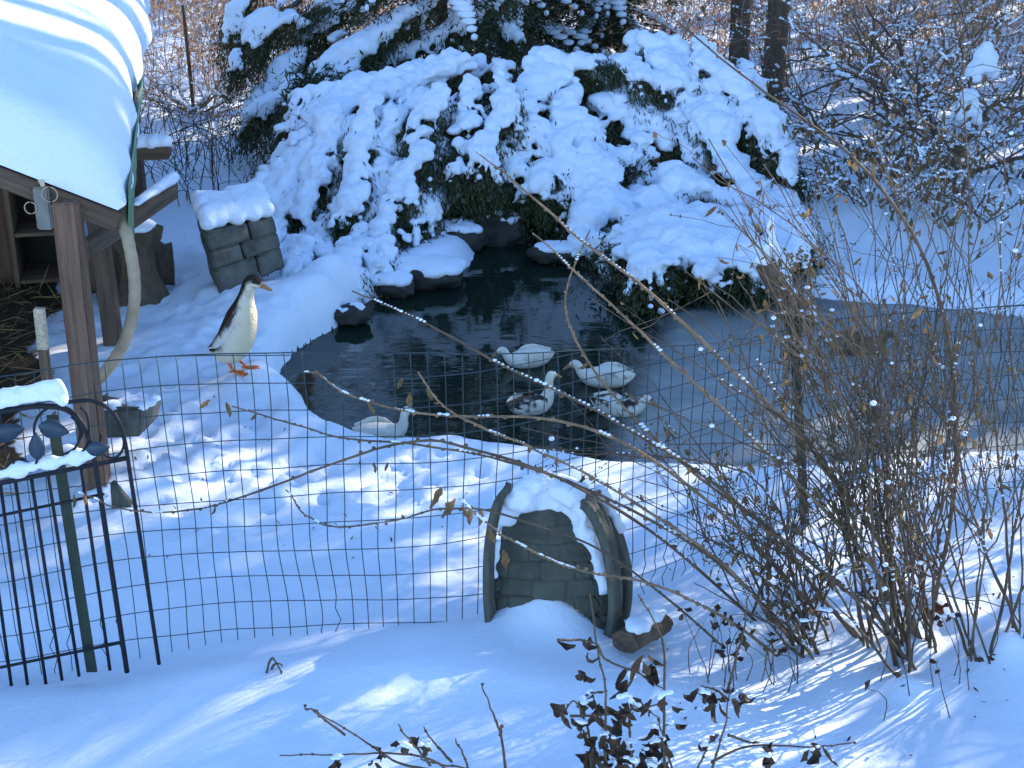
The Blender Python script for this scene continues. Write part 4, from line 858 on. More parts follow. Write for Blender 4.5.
duck(W0(380, 438), R(4), SW, wht, 'white duck half hidden behind the near snow bank, head up', sc=.74, wings=WG, wingcol=wht)
duck(W0(853, 352), R(-4), SL, brown, 'brown mottled duck swimming behind the right hand shrub stems', sc=.86, wings=WG, wingcol=lambda s, d, n: mixc((.12, .08, .05), (.30, .22, .15), .5+.5*n), bill='bill_grey')

# ------------------------------------------------------------------ wire fence with its steel posts
fpx = [(-90, 676), (20, 668), (160, 652), (340, 648), (480, 636), (640, 590), (800, 522), (960, 506), (1130, 498)]
fw = np.array([P(a, b, 0)[:2] for a, b in fpx]); cv = cr(fw, 800); sg = np.r_[0, np.cumsum(np.hypot(*np.diff(cv, axis=0).T))]; LF = sg[-1]
def fpt(s, z):
    s = np.asarray(s, float); z = np.asarray(z, float); x = np.interp(s, sg, cv[:, 0]); y = np.interp(s, sg, cv[:, 1])
    q = np.stack([s*1.4, z*1.4, 0*s], -1); y = y+.022*vn(q+3)-.03*(z-.5); x = x+.012*vn(q*1.7+9)
    q2 = np.stack([s*6, z*6, 0*s], -1); x = x+.0045*vn(q2); z = z+.004*vn(q2+5)+.03*vn(np.stack([s*.9, 0*s, 0*s], -1))
    return np.stack([x, y, z], -1)
sT = np.interp(P(795, 520)[0], cv[:, 0], sg)
def ftop(s): return 1.02-.20*smooth((s-sT+2.0)/2.0)
fen = thing('wire_fence', 'green welded wire mesh fence crossing the snow in front of the pond', 'fence', [*cv[300], 0])
mb = MB()
for k, s in enumerate(np.arange(.02, LF, .053)):
    zz = np.linspace(-.12, ftop(s), 26); ss = np.full(26, s); kink = .010*np.sin(zz*3+k*.25)*vn(np.array([[k*.31, 0, 0]]))[0]
    p = fpt(ss+kink, zz); low = zz < .12; p[low, 0] += .010*np.sin(zz[low]*60+k*.9)*(vn(np.array([[k*.2, 4, 0]]))[0] > -.1)
    mb.tube(p, .0016, 4)
ss = np.linspace(0, LF, 520)
for i in range(12):
    z = -.06+i*.098
    p = fpt(ss, np.minimum(ftop(ss), np.full(520, z)+.006*np.sin(ss*5+i))); keep = z < ftop(ss)+.02
    if keep.sum() > 3: mb.tube(p[keep] if keep.all() else p[:int(keep.sum())], .0017, 4)
mb.tube(fpt(ss, ftop(ss)), .0021, 4)
mb.build('wire_mesh', M['wire'], fen)
def tpost(name, b, t, lab=None):
    o = beam(name, b, t, .034, .006, M['post_green'], fen, bev=.001, up=(0, 1, 0)); x = Vector((0, .016, 0))
    beam('post_rib', Vector(b)+x, Vector(t)+x, .007, .030, M['post_green'], fen, bev=.001, up=(0, 1, 0))
    if lab: o['label'] = lab
gb = P(92, 672, .02); tpost('post', gb, PY(52, 415, gb[1]+.05), 'dark green steel post behind the garden gate')
tb = P(808, 514, .03); tpost('post', tb-[0, 0, .1], PY(793, 318, tb[1]+.03), 'dark steel post tangled in dry vines')

# ------------------------------------------------------------------ iron garden gate
GY = fw[1][1]-.075
def G(px, py, dy=0): return PY(px, py, GY+dy)
gate = thing('garden_gate', 'black iron garden gate with arched top, scrolls and metal leaves under snow', 'gate', G(60, 672))
def rod(pts, r, n=40, k=8, name='frame', m='iron'): mb = MB(); mb.tube(cr([G(*a) for a in pts], n), r, k); return mb.build(name, M[m], gate)
rod([(-70, 428), (0, 412), (45, 406), (72, 413), (88, 436), (97, 475), (110, 560), (127, 672)], .0085, 60)
rod([(68, 402), (93, 401), (113, 413), (124, 438), (132, 486), (145, 570), (159, 664)], .0065, 60)
mb = MB()
for a, b, r_ in (((-70, 497), (127, 458), .008), ((-70, 530), (104, 494), .005), ((-70, 682), (124, 642), .005)): mb = MB(); mb.tube([G(*a), G(*b)], r_, 8); mb.build('rail', M['iron'], gate)
for a, b in (((-32, 490), (-3, 694)), ((-16, 487), (12, 690)), ((0, 482), (28, 688)), ((15, 479), (46, 684)), ((31, 476), (62, 680)), ((48, 473), (79, 676)), ((81, 467), (110, 670))):
    mb = MB(); mb.tube([G(*a), G(*b)], .0055, 8); mb.build('bar', M['iron'], gate)
mb = MB(); an = np.linspace(0, 2*math.pi, 30)
def arc(cx, cy, rx, ry, a0, a1): 
    a = np.linspace(R(a0), R(a1), 26); mb.tube(np.array([G(cx+rx*math.cos(t), cy-ry*math.sin(t), -.004) for t in a]), .004, 6)
arc(58, 430, 24, 24, -20, 230); arc(62, 434, 18, 20, -90, 60); arc(25, 458, 12, 15, 180, 365); arc(112, 442, 12, 16, 150, 380); arc(80, 430, 9, 22, -80, 90); arc(-20, 440, 26, 22, 0, 200); mb.build('scroll', M['iron'], gate)
def mleaf(cx, cy, L, W_, ang):
    mb = MB(); n = 12; v = []; ca, sa = math.cos(R(ang)), math.sin(R(ang))
    for i in range(n):
        s = i/(n-1); hw = W_*math.sin(math.pi*s**.8)**.9+.2
        for k in (-1, 0, 1): x = (s-.5)*L; y = k*hw; v.append(G(cx+x*ca-y*sa, cy-(x*sa+y*ca), -.016-(.006 if k == 0 else 0)))
    i0 = (np.arange(n-1)[:, None]*3+np.arange(2)[None]).ravel(); mb.add(v, np.stack([i0, i0+1, i0+4, i0+3], -1)); o = mb.build('metal_leaf', M['ornament'], gate); o.modifiers.new('t', 'SOLIDIFY').thickness = .004
mleaf(37, 446, 26, 8, 95); mleaf(54, 429, 30, 9, -12); mleaf(98, 448, 22, 7, 8); mleaf(8, 432, 34, 9, 15); mleaf(-12, 448, 28, 8, 60)
c = cr([G(-70, 420), G(-10, 406), G(30, 399), G(52, 396), G(64, 401)], 50); hh = np.interp(np.linspace(0, 1, 50), [0, .5, .8, .9, 1], [.035, .032, .036, .05, .012]); cc = []; rr_ = []
for i in range(50):
    for q in range(3): cc.append(c[i]+[0, rng.uniform(-.008, .008), hh[i]*(.1+.42*q)]); rr_.append([.017, .019-.004*q, .016])
snow_mesh('snow', np.array(cc), np.array(rr_), .007, gate, amp=.003, sc=20)
c = cr([G(-70, 490), G(0, 477), G(40, 468), G(60, 464), G(92, 457)], 46); s_ = np.array([.018+.008*math.sin(i*.5)+.004*math.sin(i*1.3) for i in range(46)]); snow_mesh('snow', c+[0, 0, .010], np.stack([s_*.9, s_*.75, s_], -1), .007, gate, amp=.003, sc=20)

# ------------------------------------------------------------------ faux stone arched shelter
fb = P(556, 634, .04)
hs = thing('arched_shelter', 'dark grey faux brick arched shelter half buried in the snow by the fence', 'shelter', fb)
def S_(px, py, dy=0.0): return PY(px, py, fb[1]+dy)
# brick faced front: a bulging sheet with an arched doorway and raised bricks
nu, nvv = 130, 130; v = []; keepm = np.ones((nvv, nu), bool)
L_, R_, T_, B_ = 489, 622, 492, 650
lm = lambda t: 487+22*t**1.3; rm = lambda t: 628-46*t**1.4   # outline of the front, t from foot to crown
for j in range(nvv):
    t0_ = j/(nvv-1)
    for i in range(nu):
        s = i/(nu-1); pf = 489+137*s; af = (pf-548)/56.; pb = 656-58*math.sqrt(max(0, 1-af*af)) if abs(af) < 1 else 656; py = pb+(502-pb)*t0_; t = (652-py)/150; t = max(0, t); px = lm(t)+(rm(t)-lm(t))*s
        dep = .05*((2*s-1)**2)+.20*t**2.2-.05
        rowi = (py-4*math.sin(s*3))/18.; row = math.floor(rowi); cx_ = (px+16*(row % 2)+5*math.sin(row*2.3))/33.; e = min(rowi-row, row+1-rowi)*18; e2 = min(cx_-math.floor(cx_), math.floor(cx_)+1-cx_)*33
        br_ = min(1, min(e, e2)/2.2)
        v.append(S_(px, py, dep-.008*br_-.004*math.sin(row*5.1+math.floor(cx_)*3.7)))
        ax = (px-546)/52.; ay = (py-664)/66.
idx = np.arange(nu*nvv).reshape(nvv, nu); kq = keepm[:-1, :-1] & keepm[1:, :-1] & keepm[:-1, 1:] & keepm[1:, 1:]; r_i, c_i = np.nonzero(kq)
mb = MB(); mb.add(v, np.stack([idx[r_i, c_i], idx[r_i, c_i+1], idx[r_i+1, c_i+1], idx[r_i+1, c_i]], -1)); o = mb.build('brick_front', M['faux'], hs); md = o.modifiers.new('t', 'SOLIDIFY'); md.thickness = .01; md.offset = -1 if False else 1
# dome behind it
mb = MB(); v = []
for t in np.linspace(0, 1, 20):
    for a in np.linspace(-.15, math.pi+.15, 24): v.append([fb[0]+.01+.21*math.cos(a)*math.cos(t*1.45), fb[1]+.16+.30*max(-.2, math.sin(a))*math.cos(t*1.45), fb[2]-.05+.50*math.sin(t*1.57)])
i0 = (np.arange(19)[:, None]*24+np.arange(23)[None]).ravel(); mb.add(v, np.stack([i0, i0+1, i0+25, i0+24], -1)); mb.build('dome', M['faux'], hs)
def band(path, wdt, thick, name, n=40, m='faux_trim'):
    c = cr([S_(a, b, d) for a, b, d in path], n); tn = unit(np.gradient(c, axis=0)); mb = MB(); prof = []
    out = unit(np.cross(tn, np.array([.35, 1, 0.])))
    yv = unit(np.cross(out, tn)); v = []; nk = 13
    for i in range(n):
        for k in range(nk): s = k/(nk-1)-.5; gr = -.0035 if k % 4 == 0 else 0; v.append(c[i]+yv[i]*s*wdt+out[i]*(thick/2+gr))
        for k in range(nk-1, -1, -1): s = k/(nk-1)-.5; v.append(c[i]+yv[i]*s*wdt-out[i]*thick/2)
    m2 = 2*nk; i0 = (np.arange(n-1)[:, None]*m2+np.arange(m2)[None]); i1 = (np.arange(n-1)[:, None]*m2+(np.arange(m2)+1)[None] % m2); mb.add(v, np.stack([i0, i1, i1+m2, i0+m2], -1).reshape(-1, 4)); mb.f.append(np.array([list(range(m2))])); mb.mi.append(0); mb.f.append(np.array([list(range((n-1)*m2, n*m2))[::-1]])); mb.mi.append(0)
    return mb.build(name, M[m], hs, smooth=False)
band([(578, 494, .16), (594, 508, .08), (607, 538, .02), (614, 575, -.01), (615, 612, -.03), (606, 646, -.05)], .075, .03, 'side_arch')
band([(592, 502, .26), (612, 524, .2), (625, 566, .15), (626, 605, .12), (618, 640, .10)], .05, .03, 'side_arch')
band([(508, 488, .12), (497, 508, .05), (490, 545, .0), (489, 590, -.02), (492, 630, -.05)], .06, .02, 'side_arch')
cc = []; rr_ = []
for k in range(900):
    s = rng.uniform(0, 1); t = rng.uniform(.42, 1.12); px = lm(min(t, 1))+(rm(min(t, 1))-lm(min(t, 1)))*s; py = 652-150*t
    lim = 508+6*math.sin(px*.21)+4*math.sin(px*.51+1)+(0 if px < 568 else (px-568)*2.2)-(9 if 524 < px < 552 else 0)+(16 if 503 < px < 514 else 0)
    if py > lim: continue
    cc.append(S_(px, py, .05*((2*s-1)**2)+.20*min(t, 1.05)**2.2-.062)); q = rng.uniform(.018, .030); rr_.append([q, q, q*.9])
for k in range(110): a = rng.uniform(-1, 1); cc.append(S_(544+44*a, 484+26*a*a+rng.uniform(-6, 16), .20+rng.uniform(-.10, .14))); rr_.append([.045, .05, .04])
for px, py, d in [(574, 505, .10), (584, 520, .07), (590, 535, .06), (595, 550, .05), (597, 565, .04), (594, 578, .04), (600, 492, .2), (612, 508, .2), (618, 520, .19), (620, 528, .18), (606, 500, .21), (495, 560, .03), (493, 572, .02), (497, 548, .03), (600, 590, .01), (598, 600, .0), (604, 606, .0)]:
    for q in range(3): cc.append(S_(px+rng.uniform(-3, 3), py+rng.uniform(-4, 4), d)); rr_.append([.018, .02, .022])
snow_mesh('snow', np.array(cc), np.array(rr_), .009, hs, amp=.006, sc=16)
q = on(640, 652)
lg = thing('split_log', 'short split log with torn bark beside the faux brick shelter', 'log', q)
mb = MB(); ring = 24; v = []; a0 = PY(625, 642, q[1]-.05); a1 = PY(660, 622, q[1]+.10); ax_ = unit(a1-a0); e1 = unit(np.cross(ax_, [0, 0, 1.])); e2 = np.cross(e1, ax_)
for i, t in enumerate(np.linspace(0, 1, 10)):
    for k in range(ring): a = k*2*math.pi/ring; rr = .045*(1+.14*math.sin(2*a+1)+.06*math.sin(7*a+i*.6)+.04*rng.normal()); v.append((a0*(1-t)+a1*t)+e1*rr*math.cos(a)+e2*rr*math.sin(a)*.9)
i0 = (np.arange(9)[:, None]*ring+np.arange(ring)[None]); i1 = (np.arange(9)[:, None]*ring+(np.arange(ring)+1)[None] % ring); mb.add(v, np.stack([i0, i1, i1+ring, i0+ring], -1).reshape(-1, 4)); mb.f.append(np.array([list(range(9*ring, 10*ring))])); mb.mi.append(0); mb.build('bark', M['bark_brown'], lg)
mb = MB(); fc = np.array(v[:ring])-ax_*.002; mb.add(np.vstack([fc, fc.mean(0)[None]-ax_*.006]), [[k, (k+1) % ring, ring] for k in range(ring)]); mb.build('cut_end', M['wood_dark'], lg)
snow_mesh('snow', np.array([a0*(1-t)+a1*t+[0, rng.uniform(-.02, .02), .04+rng.uniform(-.006, .006)] for t in np.linspace(.2, .95, 26)]), np.tile([.026, .034, .02], (26, 1))*rng.uniform(.6, 1.2, (26, 1)), .008, lg, amp=.005)

# leaning board with dry vine heads by the far steel post
q = PY(800, 330, tb[1]+.03); q0 = PY(764, 262, tb[1]+.12)
bd = thing('leaning_board', 'short weathered board leaning at the top of the steel post among dry vines', 'board', q)
beam('board', q, q0, .075, .02, M['wood_dark'], bd, up=(0, 1, .2), bev=.004, rough=.001)
_c = PY(770, 240, tb[1]+.12); n = 26; _u = rng.uniform(0, 1, n); _a = rng.uniform(0, 6.28, n); snow_mesh('snow', np.stack([_c[0]+.03*(1-_u)*np.cos(_a), _c[1]+.03*(1-_u)*np.sin(_a), _c[2]+.085*(_u*2-1)], -1), np.stack([.022-.012*_u, .022-.012*_u, .02+0*_u], -1), .006, bd, amp=.004)
vn_ = thing('dry_vine', 'curly dry vine with brown seed heads tangled over the steel fence post', 'vine', q)
mb = MB(); lf = MB(); r = np.random.default_rng(31); sc_ = []; sr_ = []
for k in range(34):
    a = PY(r.uniform(775, 815), r.uniform(255, 345), tb[1]+r.uniform(-.03, .06)); e = PY(r.uniform(770, 850), r.uniform(330, 440), tb[1]+r.uniform(-.06, .05)); c = cr([a, a*.5+e*.5+r.normal(size=3)*.035, e], 16)+np.cumsum(r.normal(size=(16, 3))*.004, 0); mb.tube(c, .0022, 4)
    for q_ in range(4):
        i = r.integers(0, 12); lf.leaf(c[i], unit(r.normal(size=3)-[0, 0, .6]), r.uniform(.02, .05), r.uniform(.012, .028), curl=2.2)
        if r.random() < .3: sc_.append(c[i]+[0, 0, .012]); s = r.uniform(.005, .011); sr_.append([s*1.3, s, s*.7])
for k in range(60): lf.leaf(PY(r.uniform(785, 825), r.uniform(248, 300), tb[1]+r.uniform(-.03, .05)), unit(r.normal(size=3)), r.uniform(.02, .035), r.uniform(.015, .025), curl=2.5)
mb.build('stems', M['twig_tan'], vn_); lf.build('leaves', M['vine_leaf'], vn_); s = MB(); s.ells(np.array(sc_), np.array(sr_), ICO2); s.build('snow', M['snow'], vn_)

# ------------------------------------------------------------------ the bare shrub in the foreground
def snow_line(c, rad, sc, sr, r, dens=.7, big=1.0):
    n = len(c)
    ph = r.uniform(0, 6)
    for i in range(n-1):
        if r.random() < dens*(.5+.5*math.sin(i*.45+ph+math.sin(i*.17)*2))*1.5:
            s = (rad[i]*.5+r.uniform(.0, .0034)*big)
            for f in (.2, .5, .8): q = c[i]*(1-f)+c[i+1]*f; s2 = s*r.uniform(.6, 1.1); sc.append(q+[0, 0, rad[i]*.75+s2*.2]); sr.append([s2*1.5, s2*1.1, s2*.85])
def fshrub(base_px, label, stems, seed, m='twig', m2=None, leafmat='dry_leaf', canes=(), name='bare_shrub', leafp=.35, group=None, rad=(.0035, .0075)):
    r = np.random.default_rng(seed); b = on(*base_px); t = thing(name, label, 'shrub', b, group); mb = MB(); lf = MB(); sc = []; sr = []; nl = 0
    def twig(c, i, tan, L, rr, lev=0):
        nonlocal nl
        d = unit(tan+r.normal(size=3)*.55+[0, 0, .12]); k = 7; u = np.linspace(0, 1, k); w_ = c[i]+d*(u*L)[:, None]+np.cumsum(r.normal(size=(k, 3))*.02*L, 0); mb.tube(w_, np.linspace(rr, max(.0009, rr*.45), k), 4)
        if lev < 1 and r.random() < .6: twig(w_, r.integers(2, 6), d, L*.55, rr*.6, lev+1)
        if r.random() < leafp: lf.leaf(w_[-1], unit(np.array([r.normal()*.5, r.normal()*.5, -1.])), r.uniform(.022, .05), r.uniform(.013, .026), curl=r.uniform(.6, 2)); nl += 1
        if r.random() < .07: s = r.uniform(.003, .008); sc.append(w_[k//2]+[0, 0, s*.6]); sr.append([s*1.3, s*1.2, s])
        for q in range(2):
            if r.random() < .5: p = w_[r.integers(2, 7)]; s = r.uniform(.0025, .004); mb.ells([p], [[s, s, s*1.4]])
    for (bx, by, tx_, ty_, dy) in stems:
        p0 = on(bx, by)-[0, 0, .02]; p1 = PY(tx_, ty_, p0[1]+dy); d = p1-p0; L = np.linalg.norm(d); h = r.uniform(.08, .36); mid = p0+d*.5+np.array([-.12*d[0], -.12*d[1], h*abs(d[0])+.04*r.normal()]); n = 22
        c = cr([p0, p0*.5+mid*.5+r.normal(size=3)*.01, mid, p1], n); c += np.cumsum(r.normal(size=(n, 3))*.0055*L, 0)*np.linspace(.2, 1, n)[:, None]; c += r.normal(size=(n, 3))*.0016
        r0 = r.uniform(*rad); rr = np.linspace(r0, .0016, n); mb.tube(c, rr, 6)
        for i in range(3, n, 2): 
            if r.random() < .8: s = rr[i]*1.35; mb.ells([c[i]], [[s, s, s*1.2]])
        for q in range(r.integers(0, 3)):      # a real fork
            i = int(r.integers(5, 14)); d = unit(unit(c[i+1]-c[i-1])+r.normal(size=3)*.38); fl_ = L*r.uniform(.3, .55); m_ = 14; u = np.linspace(0, 1, m_); f_ = c[i]+d*(u*fl_)[:, None]+np.cumsum(r.normal(size=(m_, 3))*.006*L, 0)+[0, 0, .12*fl_]*(u*u)[:, None]; fr_ = np.linspace(rr[i]*.75, .0014, m_); mb.tube(f_, fr_, 5)
            for q2 in range(3): i2 = int(r.integers(4, m_-1)); twig(f_, i2, unit(f_[i2+1]-f_[i2-1]), fl_*r.uniform(.12, .35), fr_[i2]*.65)
        for q in range(r.integers(5, 11)): i = r.integers(6, n-1); twig(c, i, unit(c[i+1]-c[i-1]), L*r.uniform(.08, .25), rr[i]*.6)
        if r.random() < .6: snow_line(c, rr, sc, sr, r, .3)
    mb.build('branches', M[m], t)
    for (poly, r0, mm, sd_, Yb) in canes:
        n = 46; pw = [PY(a, b_, yb) for a, b_, yb in poly]; pw[-1] = on(*poly[-1][:2])-[0, 0, .03]; pw[-2] = PY(poly[-2][0], poly[-2][1], .4*poly[-2][2]+.6*pw[-1][1]); c = cr(pw, n); c += np.cumsum(r.normal(size=(n, 3))*.0016, 0)*.8; rr = np.linspace(r0, .0022, n)[::(-1 if Yb else 1)]; cm = MB(); cm.tube(c, rr*(1+.1*np.sin(np.arange(n)*2.3)), 6)
        for i in range(2, n-1, 1):
            if r.random() < .75: s = rr[i]*1.3+.0008; o_ = r.normal(size=3)*rr[i]*.7; cm.ells([c[i]+o_], [[s*1.2, s, s]])
        cm.build('cane', M[mm], t)
        if sd_: snow_line(c, rr, sc, sr, r, sd_, 1.1)
        for q in range(int(r.integers(1, 4))):
            i = r.integers(2, n-2); lf.leaf(c[i], unit(np.array([r.normal()*.4, r.normal()*.4, -1.])), r.uniform(.03, .05), r.uniform(.016, .026), curl=2); nl += 1
    if nl: lf.build('leaves', M[leafmat], t)
    if sc: s = MB(); s.ells(np.array(sc), np.array(sr), ICO2); s.build('snow', M['snow'], t)
    return t
r = np.random.default_rng(101)
st = []
for k in range(34):                       # main clump: leans up and to the left
    cx, cy = ((905, 655), (935, 645), (872, 642), (912, 668))[k % 4]; bx, by = r.normal(cx, 7), r.normal(cy, 4); tx_ = bx+100-430*r.uniform(0, 1)**.8; ty_ = r.uniform(120, 460) if tx_ > 700 else r.uniform(250, 520); st.append((bx, by, tx_, ty_, r.uniform(-.15, .4)))
C1 = [([(476, 152, 4.25), (520, 186, 4.25), (592, 246, 4.25), (660, 300, 4.2), (735, 372, 4.2), (820, 460, 4.15), (890, 560, 4.1), (925, 640, 4.05)], .0085, 'twig_tan', .55, True),
      ([(532, 232, 4.2), (590, 285, 4.2), (655, 345, 4.2), (735, 420, 4.15), (815, 500, 4.1), (880, 575, 4.05), (912, 640, 4.0)], .008, 'twig_tan', .3, True),
      ([(352, 291, 4.1), (420, 322, 4.1), (505, 366, 4.1), (595, 412, 4.1), (690, 470, 4.1), (780, 540, 4.1), (870, 612, 4.05), (908, 652, 4.0)], .0085, 'twig', .75, True),
      ([(668, 14, 4.5), (745, 78, 4.45), (850, 155, 4.4), (915, 235, 4.35), (950, 330, 4.3), (960, 470, 4.2), (940, 600, 4.1)], .008, 'twig', .1, True),
      ([(590, 230, 4.3), (566, 300, 4.3), (590, 360, 4.3), (660, 440, 4.2), (760, 520, 4.1), (870, 600, 4.05)], .006, 'twig_tan', .3, True)]
fshrub((908, 655), 'large many stemmed bare shrub in the right foreground with stems arching leftward', st, 102, canes=C1, m='twig', rad=(.0028, .0072), leafp=.3)
st = []
for k in range(14): bx, by = r.normal((985, 1020)[k % 2], 10), r.normal((655, 630)[k % 2], 5); tx_ = bx+r.uniform(-330, 150); st.append((bx, by, tx_, r.uniform(10, 400), r.uniform(-.2, .5)))
fshrub((1000, 650), 'upright bare shrub of thin dark stems at the right edge of the photo', st, 103, m='twig', leafp=.7, rad=(.0028, .0065))
st = []
for k in range(15): bx, by = r.normal((768, 812)[k % 2], 10), r.normal((612, 640)[k % 2], 5); tx_ = bx-r.uniform(-150, 230); st.append((bx, by, tx_, r.uniform(260, 560), r.uniform(-.1, .35)))
fshrub((800, 620), 'thin stemmed bare shrub left of the large foreground shrub', st, 104, m='twig', leafp=.45, rad=(.0025, .005))
st = []
for k in range(22): cx = (850, 915, 985, 1045)[k % 4]; bx, by = r.normal(cx, 8), r.normal(530, 8); tx_ = bx+r.normal()*100-25; st.append((bx, by, tx_, r.uniform(90, 330), r.uniform(.0, .6)))
fshrub((960, 520), 'thicket of slender leafy stems standing behind the large foreground shrub', st, 105, m='twig', leafp=.45, rad=(.0024, .0052))
C2 = [([(304, 372, 4.0), (318, 374, 4.0), (345, 392, 4.0), (405, 411, 4.0), (470, 416, 4.0), (560, 420, 4.0), (640, 452, 4.0), (740, 530, 3.98), (835, 625, 3.95)], .006, 'twig_tan', .5, True),
      ([(418, 372, 3.95), (436, 396, 3.95), (470, 420, 3.95), (530, 446, 3.95), (620, 490, 3.95), (720, 560, 3.92), (800, 640, 3.9)], .006, 'twig_tan', .35, True),
      ([(232, 406, 3.98), (290, 421, 3.98), (350, 436, 3.98), (420, 443, 3.98), (520, 462, 3.98), (620, 500, 3.96), (720, 560, 3.94), (810, 645, 3.9)], .0055, 'twig', .25, True),
      ([(78, 492, 3.9), (110, 507, 3.9), (150, 513, 3.9), (205, 508, 3.9), (275, 484, 3.9), (350, 456, 3.9), (415, 440, 3.9), (470, 448, 3.9), (560, 480, 3.9), (660, 540, 3.88), (760, 620, 3.85)], .0055, 'twig', .2, True),
      ([(286, 490, 3.9), (304, 514, 3.9), (335, 527, 3.9), (390, 522, 3.9), (450, 508, 3.9), (520, 520, 3.9), (620, 560, 3.88), (740, 640, 3.85)], .004, 'twig', .1, True),
      ([(462, 500, 3.7), (500, 530, 3.7), (540, 552, 3.7), (588, 570, 3.7), (650, 580, 3.7), (720, 610, 3.72), (790, 650, 3.75)], .0055, 'twig_tan', .45, True)]
ca = fshrub((815, 655), 'low shrub sending long arching snow dusted canes left across the wire fence', [], 106, canes=C2, m='twig') if False else None
def canes_shrub():
    r = np.random.default_rng(106); st = [(r.normal(815, 20), r.uniform(640, 660), r.uniform(640, 840), r.uniform(480, 600), r.uniform(-.1, .1)) for k in range(9)]
    return fshrub((815, 655), 'low shrub sending long arching snow dusted canes left across the wire fence', st, 106, canes=C2, m='twig', leafmat='dry_leaf')
ca = canes_shrub()
# big curled leaves hanging on the near cane and on the cane tips
lf = MB(); r = np.random.default_rng(8)
for px, py, L, Y in [(442, 488, .07, 3.7), (455, 498, .07, 3.7), (462, 505, .05, 3.7), (487, 528, .055, 3.7), (481, 510, .05, 3.7), (503, 550, .06, 3.7), (470, 508, .05, 3.69), (210, 400, .045, 3.97), (226, 402, .055, 3.97), (84, 492, .05, 3.9), (74, 494, .05, 3.9), (374, 462, .035, 3.9), (388, 462, .03, 3.9), (402, 378, .04, 3.95), (428, 388, .05, 3.95), (410, 392, .05, 3.95), (368, 402, .045, 4.0)]:
    lf.leaf(PY(px, py, Y), unit(np.array([r.normal()*.4, r.normal()*.3, -1])), L, L*.48, curl=r.uniform(.5, 1.4), nrm=np.array([r.normal()*.4, -1, 0]))
lf.build('leaves', M['dry_leaf'], ca)
# oak leaves caught in the stems
def oak(px, py, L, ang, label, red=False):
    p = on(px, py); p = PY(px, py, p[1]-.08); d = np.array([math.cos(R(ang)), -.2, math.sin(R(ang))]); d = unit(d); s = unit(np.cross(d, [0, -1, .25])); mb = MB(); v = []; n = 28
    for i in range(n):
        t = i/(n-1); wv = .30*L*math.sin(math.pi*min(1, t*.95+.04))*(.55+.45*math.cos(t*math.pi*6.0+.6)) + .012*L
        for k in (-1, 0, 1): v.append(p+d*t*L+s*k*wv+np.cross(d, s)*(.10*L*abs(k)+.12*L*math.sin(t*3)))
    i0 = (np.arange(n-1)[:, None]*3+np.arange(2)[None]).ravel(); mb.add(v, np.stack([i0, i0+1, i0+4, i0+3], -1)); o = mb.build('oak_leaf', M['oak_leaf'] if red else M['bark_brown'], origin=p); o.modifiers.new('t', 'SOLIDIFY').thickness = .0012; tag(o, label, 'leaf')
oak(888, 590, .13, -95, 'wide grey brown lobed oak leaf hanging in the foreground shrub stems'); oak(872, 588, .12, -112, 'dark lobed oak leaf hanging left of the wider oak leaf'); oak(918, 622, .12, 40, 'reddish oak leaf standing upright at the base of the foreground shrub', True)

# dead plants at the bottom of the picture
def dead_plant(label, stems, leaves, seed, m='twig', snow=.5, L=(.045, .085), per=False):
    r = np.random.default_rng(seed); b0 = on(*stems[0][0]); t = thing('dead_plant', label, 'plant', b0); mb = MB(); lf = MB(); sc = []; sr = []
    Yb = b0[1]; ends = []
    for s in stems:
        Ys = on(*s[0])[1] if per else Yb; ends.append((s[-1][0], s[-1][1], Ys))
        p = [PY(a, b, Ys+.02*r.normal()) for a, b in s]
        if per: p[0] = p[0]-[0, 0, .04]
        c = cr(p, 24); c = c+np.cumsum(r.normal(size=(24, 3))*.0022, 0)*np.linspace(0, 1, 24)[:, None]; kf = .5 if per else 1; mb.tube(c, np.linspace(.0042, .0018, 24)*kf, 6)
        for q in range(5): i = r.integers(0, 24); mb.ells([c[i]], [[.005*kf, .005*kf, .004*kf]])
    for (px, py) in leaves:
        p = PY(px, py, min(ends, key=lambda e: abs(e[0]-px)+abs(e[1]-py))[2]+r.normal()*.05*(not per)); n = r.integers(1, 4)
        for q in range(n): lf.leaf(p+r.normal(size=3)*.01, unit(np.array([r.normal()*.35, r.normal()*.35, -1.])), r.uniform(*L), r.uniform(.022, .046), curl=r.uniform(.3, 3.4))
        if r.random() < snow: 
            for q in range(4): s = r.uniform(.005, .011); sc.append(p+r.normal(size=3)*[.012, .006, .004]+[0, 0, .004]); sr.append([s*1.2, s, s*.7])
    mb.build('stems', M[m], t)
    if leaves: lf.build('leaves', M['dark_leaf'], t)
    if sc: snow_mesh('snow', np.array(sc), np.array(sr), .0045, t, amp=.002, sc=30)
    return t
r = np.random.default_rng(12)
lv = [(r.normal(606, 26), r.uniform(690, 766)) for k in range(26)]+[(r.normal(650, 14), r.uniform(690, 766)) for k in range(14)]+[(582, 640), (586, 650), (648, 655), (655, 665), (625, 678), (578, 675), (640, 668)]
dead_plant('clump of dead stems with drooping dark curled leaves at the bottom centre', [[(665, 800), (664, 720), (664, 650), (655, 628), (640, 600)], [(606, 800), (605, 740), (605, 690), (598, 650), (592, 600)], [(600, 800), (590, 740), (576, 700), (560, 718)], [(640, 800), (630, 740), (634, 700), (660, 712)], [(597, 645), (608, 660), (640, 675), (664, 690)], [(558, 640), (575, 641), (597, 645)], [(578, 704), (588, 694), (605, 692)], [(570, 716), (610, 717), (664, 716)], [(625, 800), (612, 740), (600, 710)], [(680, 800), (668, 750), (660, 720)]], lv, 13)
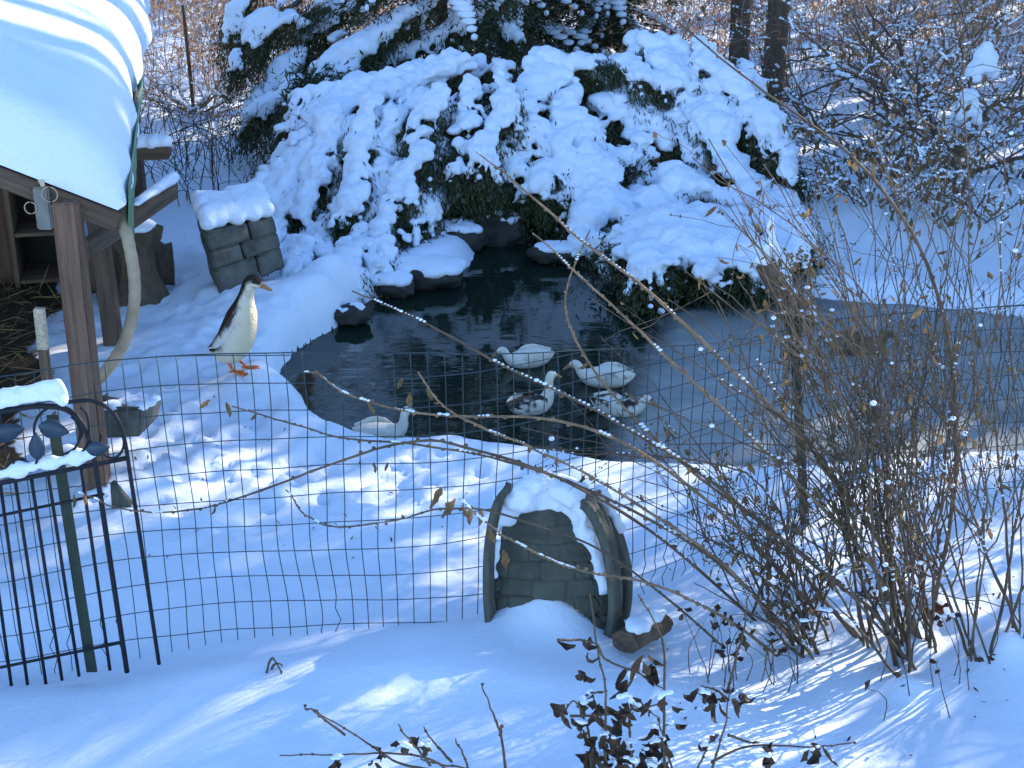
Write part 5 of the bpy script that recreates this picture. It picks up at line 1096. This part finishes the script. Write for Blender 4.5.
dead_plant('dead plant with a long sideways stem and dark curled leaves, lower right of centre', [[(705, 800), (712, 765), (722, 730), (728, 690)], [(712, 762), (735, 750), (760, 745), (810, 747), (860, 744)], [(728, 735), (748, 742), (758, 746)], [(728, 690), (736, 650), (744, 600)], [(690, 800), (700, 765), (712, 745)], [(728, 700), (718, 690), (708, 690)]], [(704, 692), (716, 697), (722, 700), (736, 700), (740, 690), (712, 742), (764, 744), (768, 755), (810, 748), (824, 750)], 14)
dead_plant('bare twig with a few snow capped dead leaves lying low, bottom left of centre', [[(470, 800), (440, 765), (400, 755), (340, 757), (280, 758)], [(430, 770), (392, 762), (350, 738), (306, 716)], [(345, 735), (320, 715), (304, 701)], [(500, 800), (470, 770), (420, 760)], [(430, 765), (415, 745), (395, 720)], [(452, 762), (440, 750), (426, 734)], [(385, 757), (380, 750), (374, 742)], [(470, 790), (465, 760), (448, 734)]], [(405, 742), (406, 746), (428, 745), (426, 752), (336, 758), (375, 760)], 15, snow=.9, L=(.025, .045))
dead_plant('thin straight twig standing alone in the smooth near snow', [[(508, 790), (500, 735), (490, 712), (479, 687)], [(500, 735), (503, 728), (505, 725)]], [], 16)
r = np.random.default_rng(21)
for k in range(1):
    st = [[(270, 672), (278, 662), (287, 676)], [(266, 674), (272, 660), (284, 672)]]; dead_plant('tiny bent tuft of dry grass poking through the near drift', st, [], 17)
st = []; lv = []
for k in range(22):
    x = r.uniform(690, 800); y = r.uniform(668, 690); st.append([(x, y), (x+r.normal()*6, y-25), (x+r.normal()*18, y-r.uniform(35, 75))]); lv.append(st[-1][-1])
dead_plant('row of thin dead weed stalks with shrivelled leaves under the shrubs', st, lv, 18, snow=.15, L=(.02, .04), per=True)
st = []; lv = []
for k in range(9):
    x = r.uniform(850, 1000); y = r.uniform(650, 725); st.append([(x, y), (x+r.normal()*6, y-25), (x+r.normal()*18, y-r.uniform(30, 70))]); lv.append(st[-1][-1]) if r.random() < .5 else None
dead_plant('sparse dead weed stalks in front of the large foreground shrub', st, lv, 19, snow=.3, L=(.02, .04), per=True)
# bits of leaf and bark scattered on the snow
r = np.random.default_rng(44); mb = MB()
for k in range(130):
    a, b = (r.uniform(60, 480), r.uniform(380, 560)) if k < 60 else (r.uniform(640, 1020), r.uniform(540, 760)); p = on(a, b); mb.leaf(p+[0, 0, .004], unit(np.array([r.normal(), r.normal(), .1])), r.uniform(.008, .028), r.uniform(.004, .012), curl=r.uniform(0, 2), nrm=np.array([0, 0, 1.]))
tag(mb.build('leaf_litter', M['dark_leaf']), 'tiny bits of dark leaf and bark scattered over the snow', 'leaf litter', kind='stuff')
for o in S.objects:
    if o.type == 'MESH' and o.name.split('.')[0] == 'snow' and o.parent: o['kind'] = 'stuff'
    if '_w' in o: del o['_w']
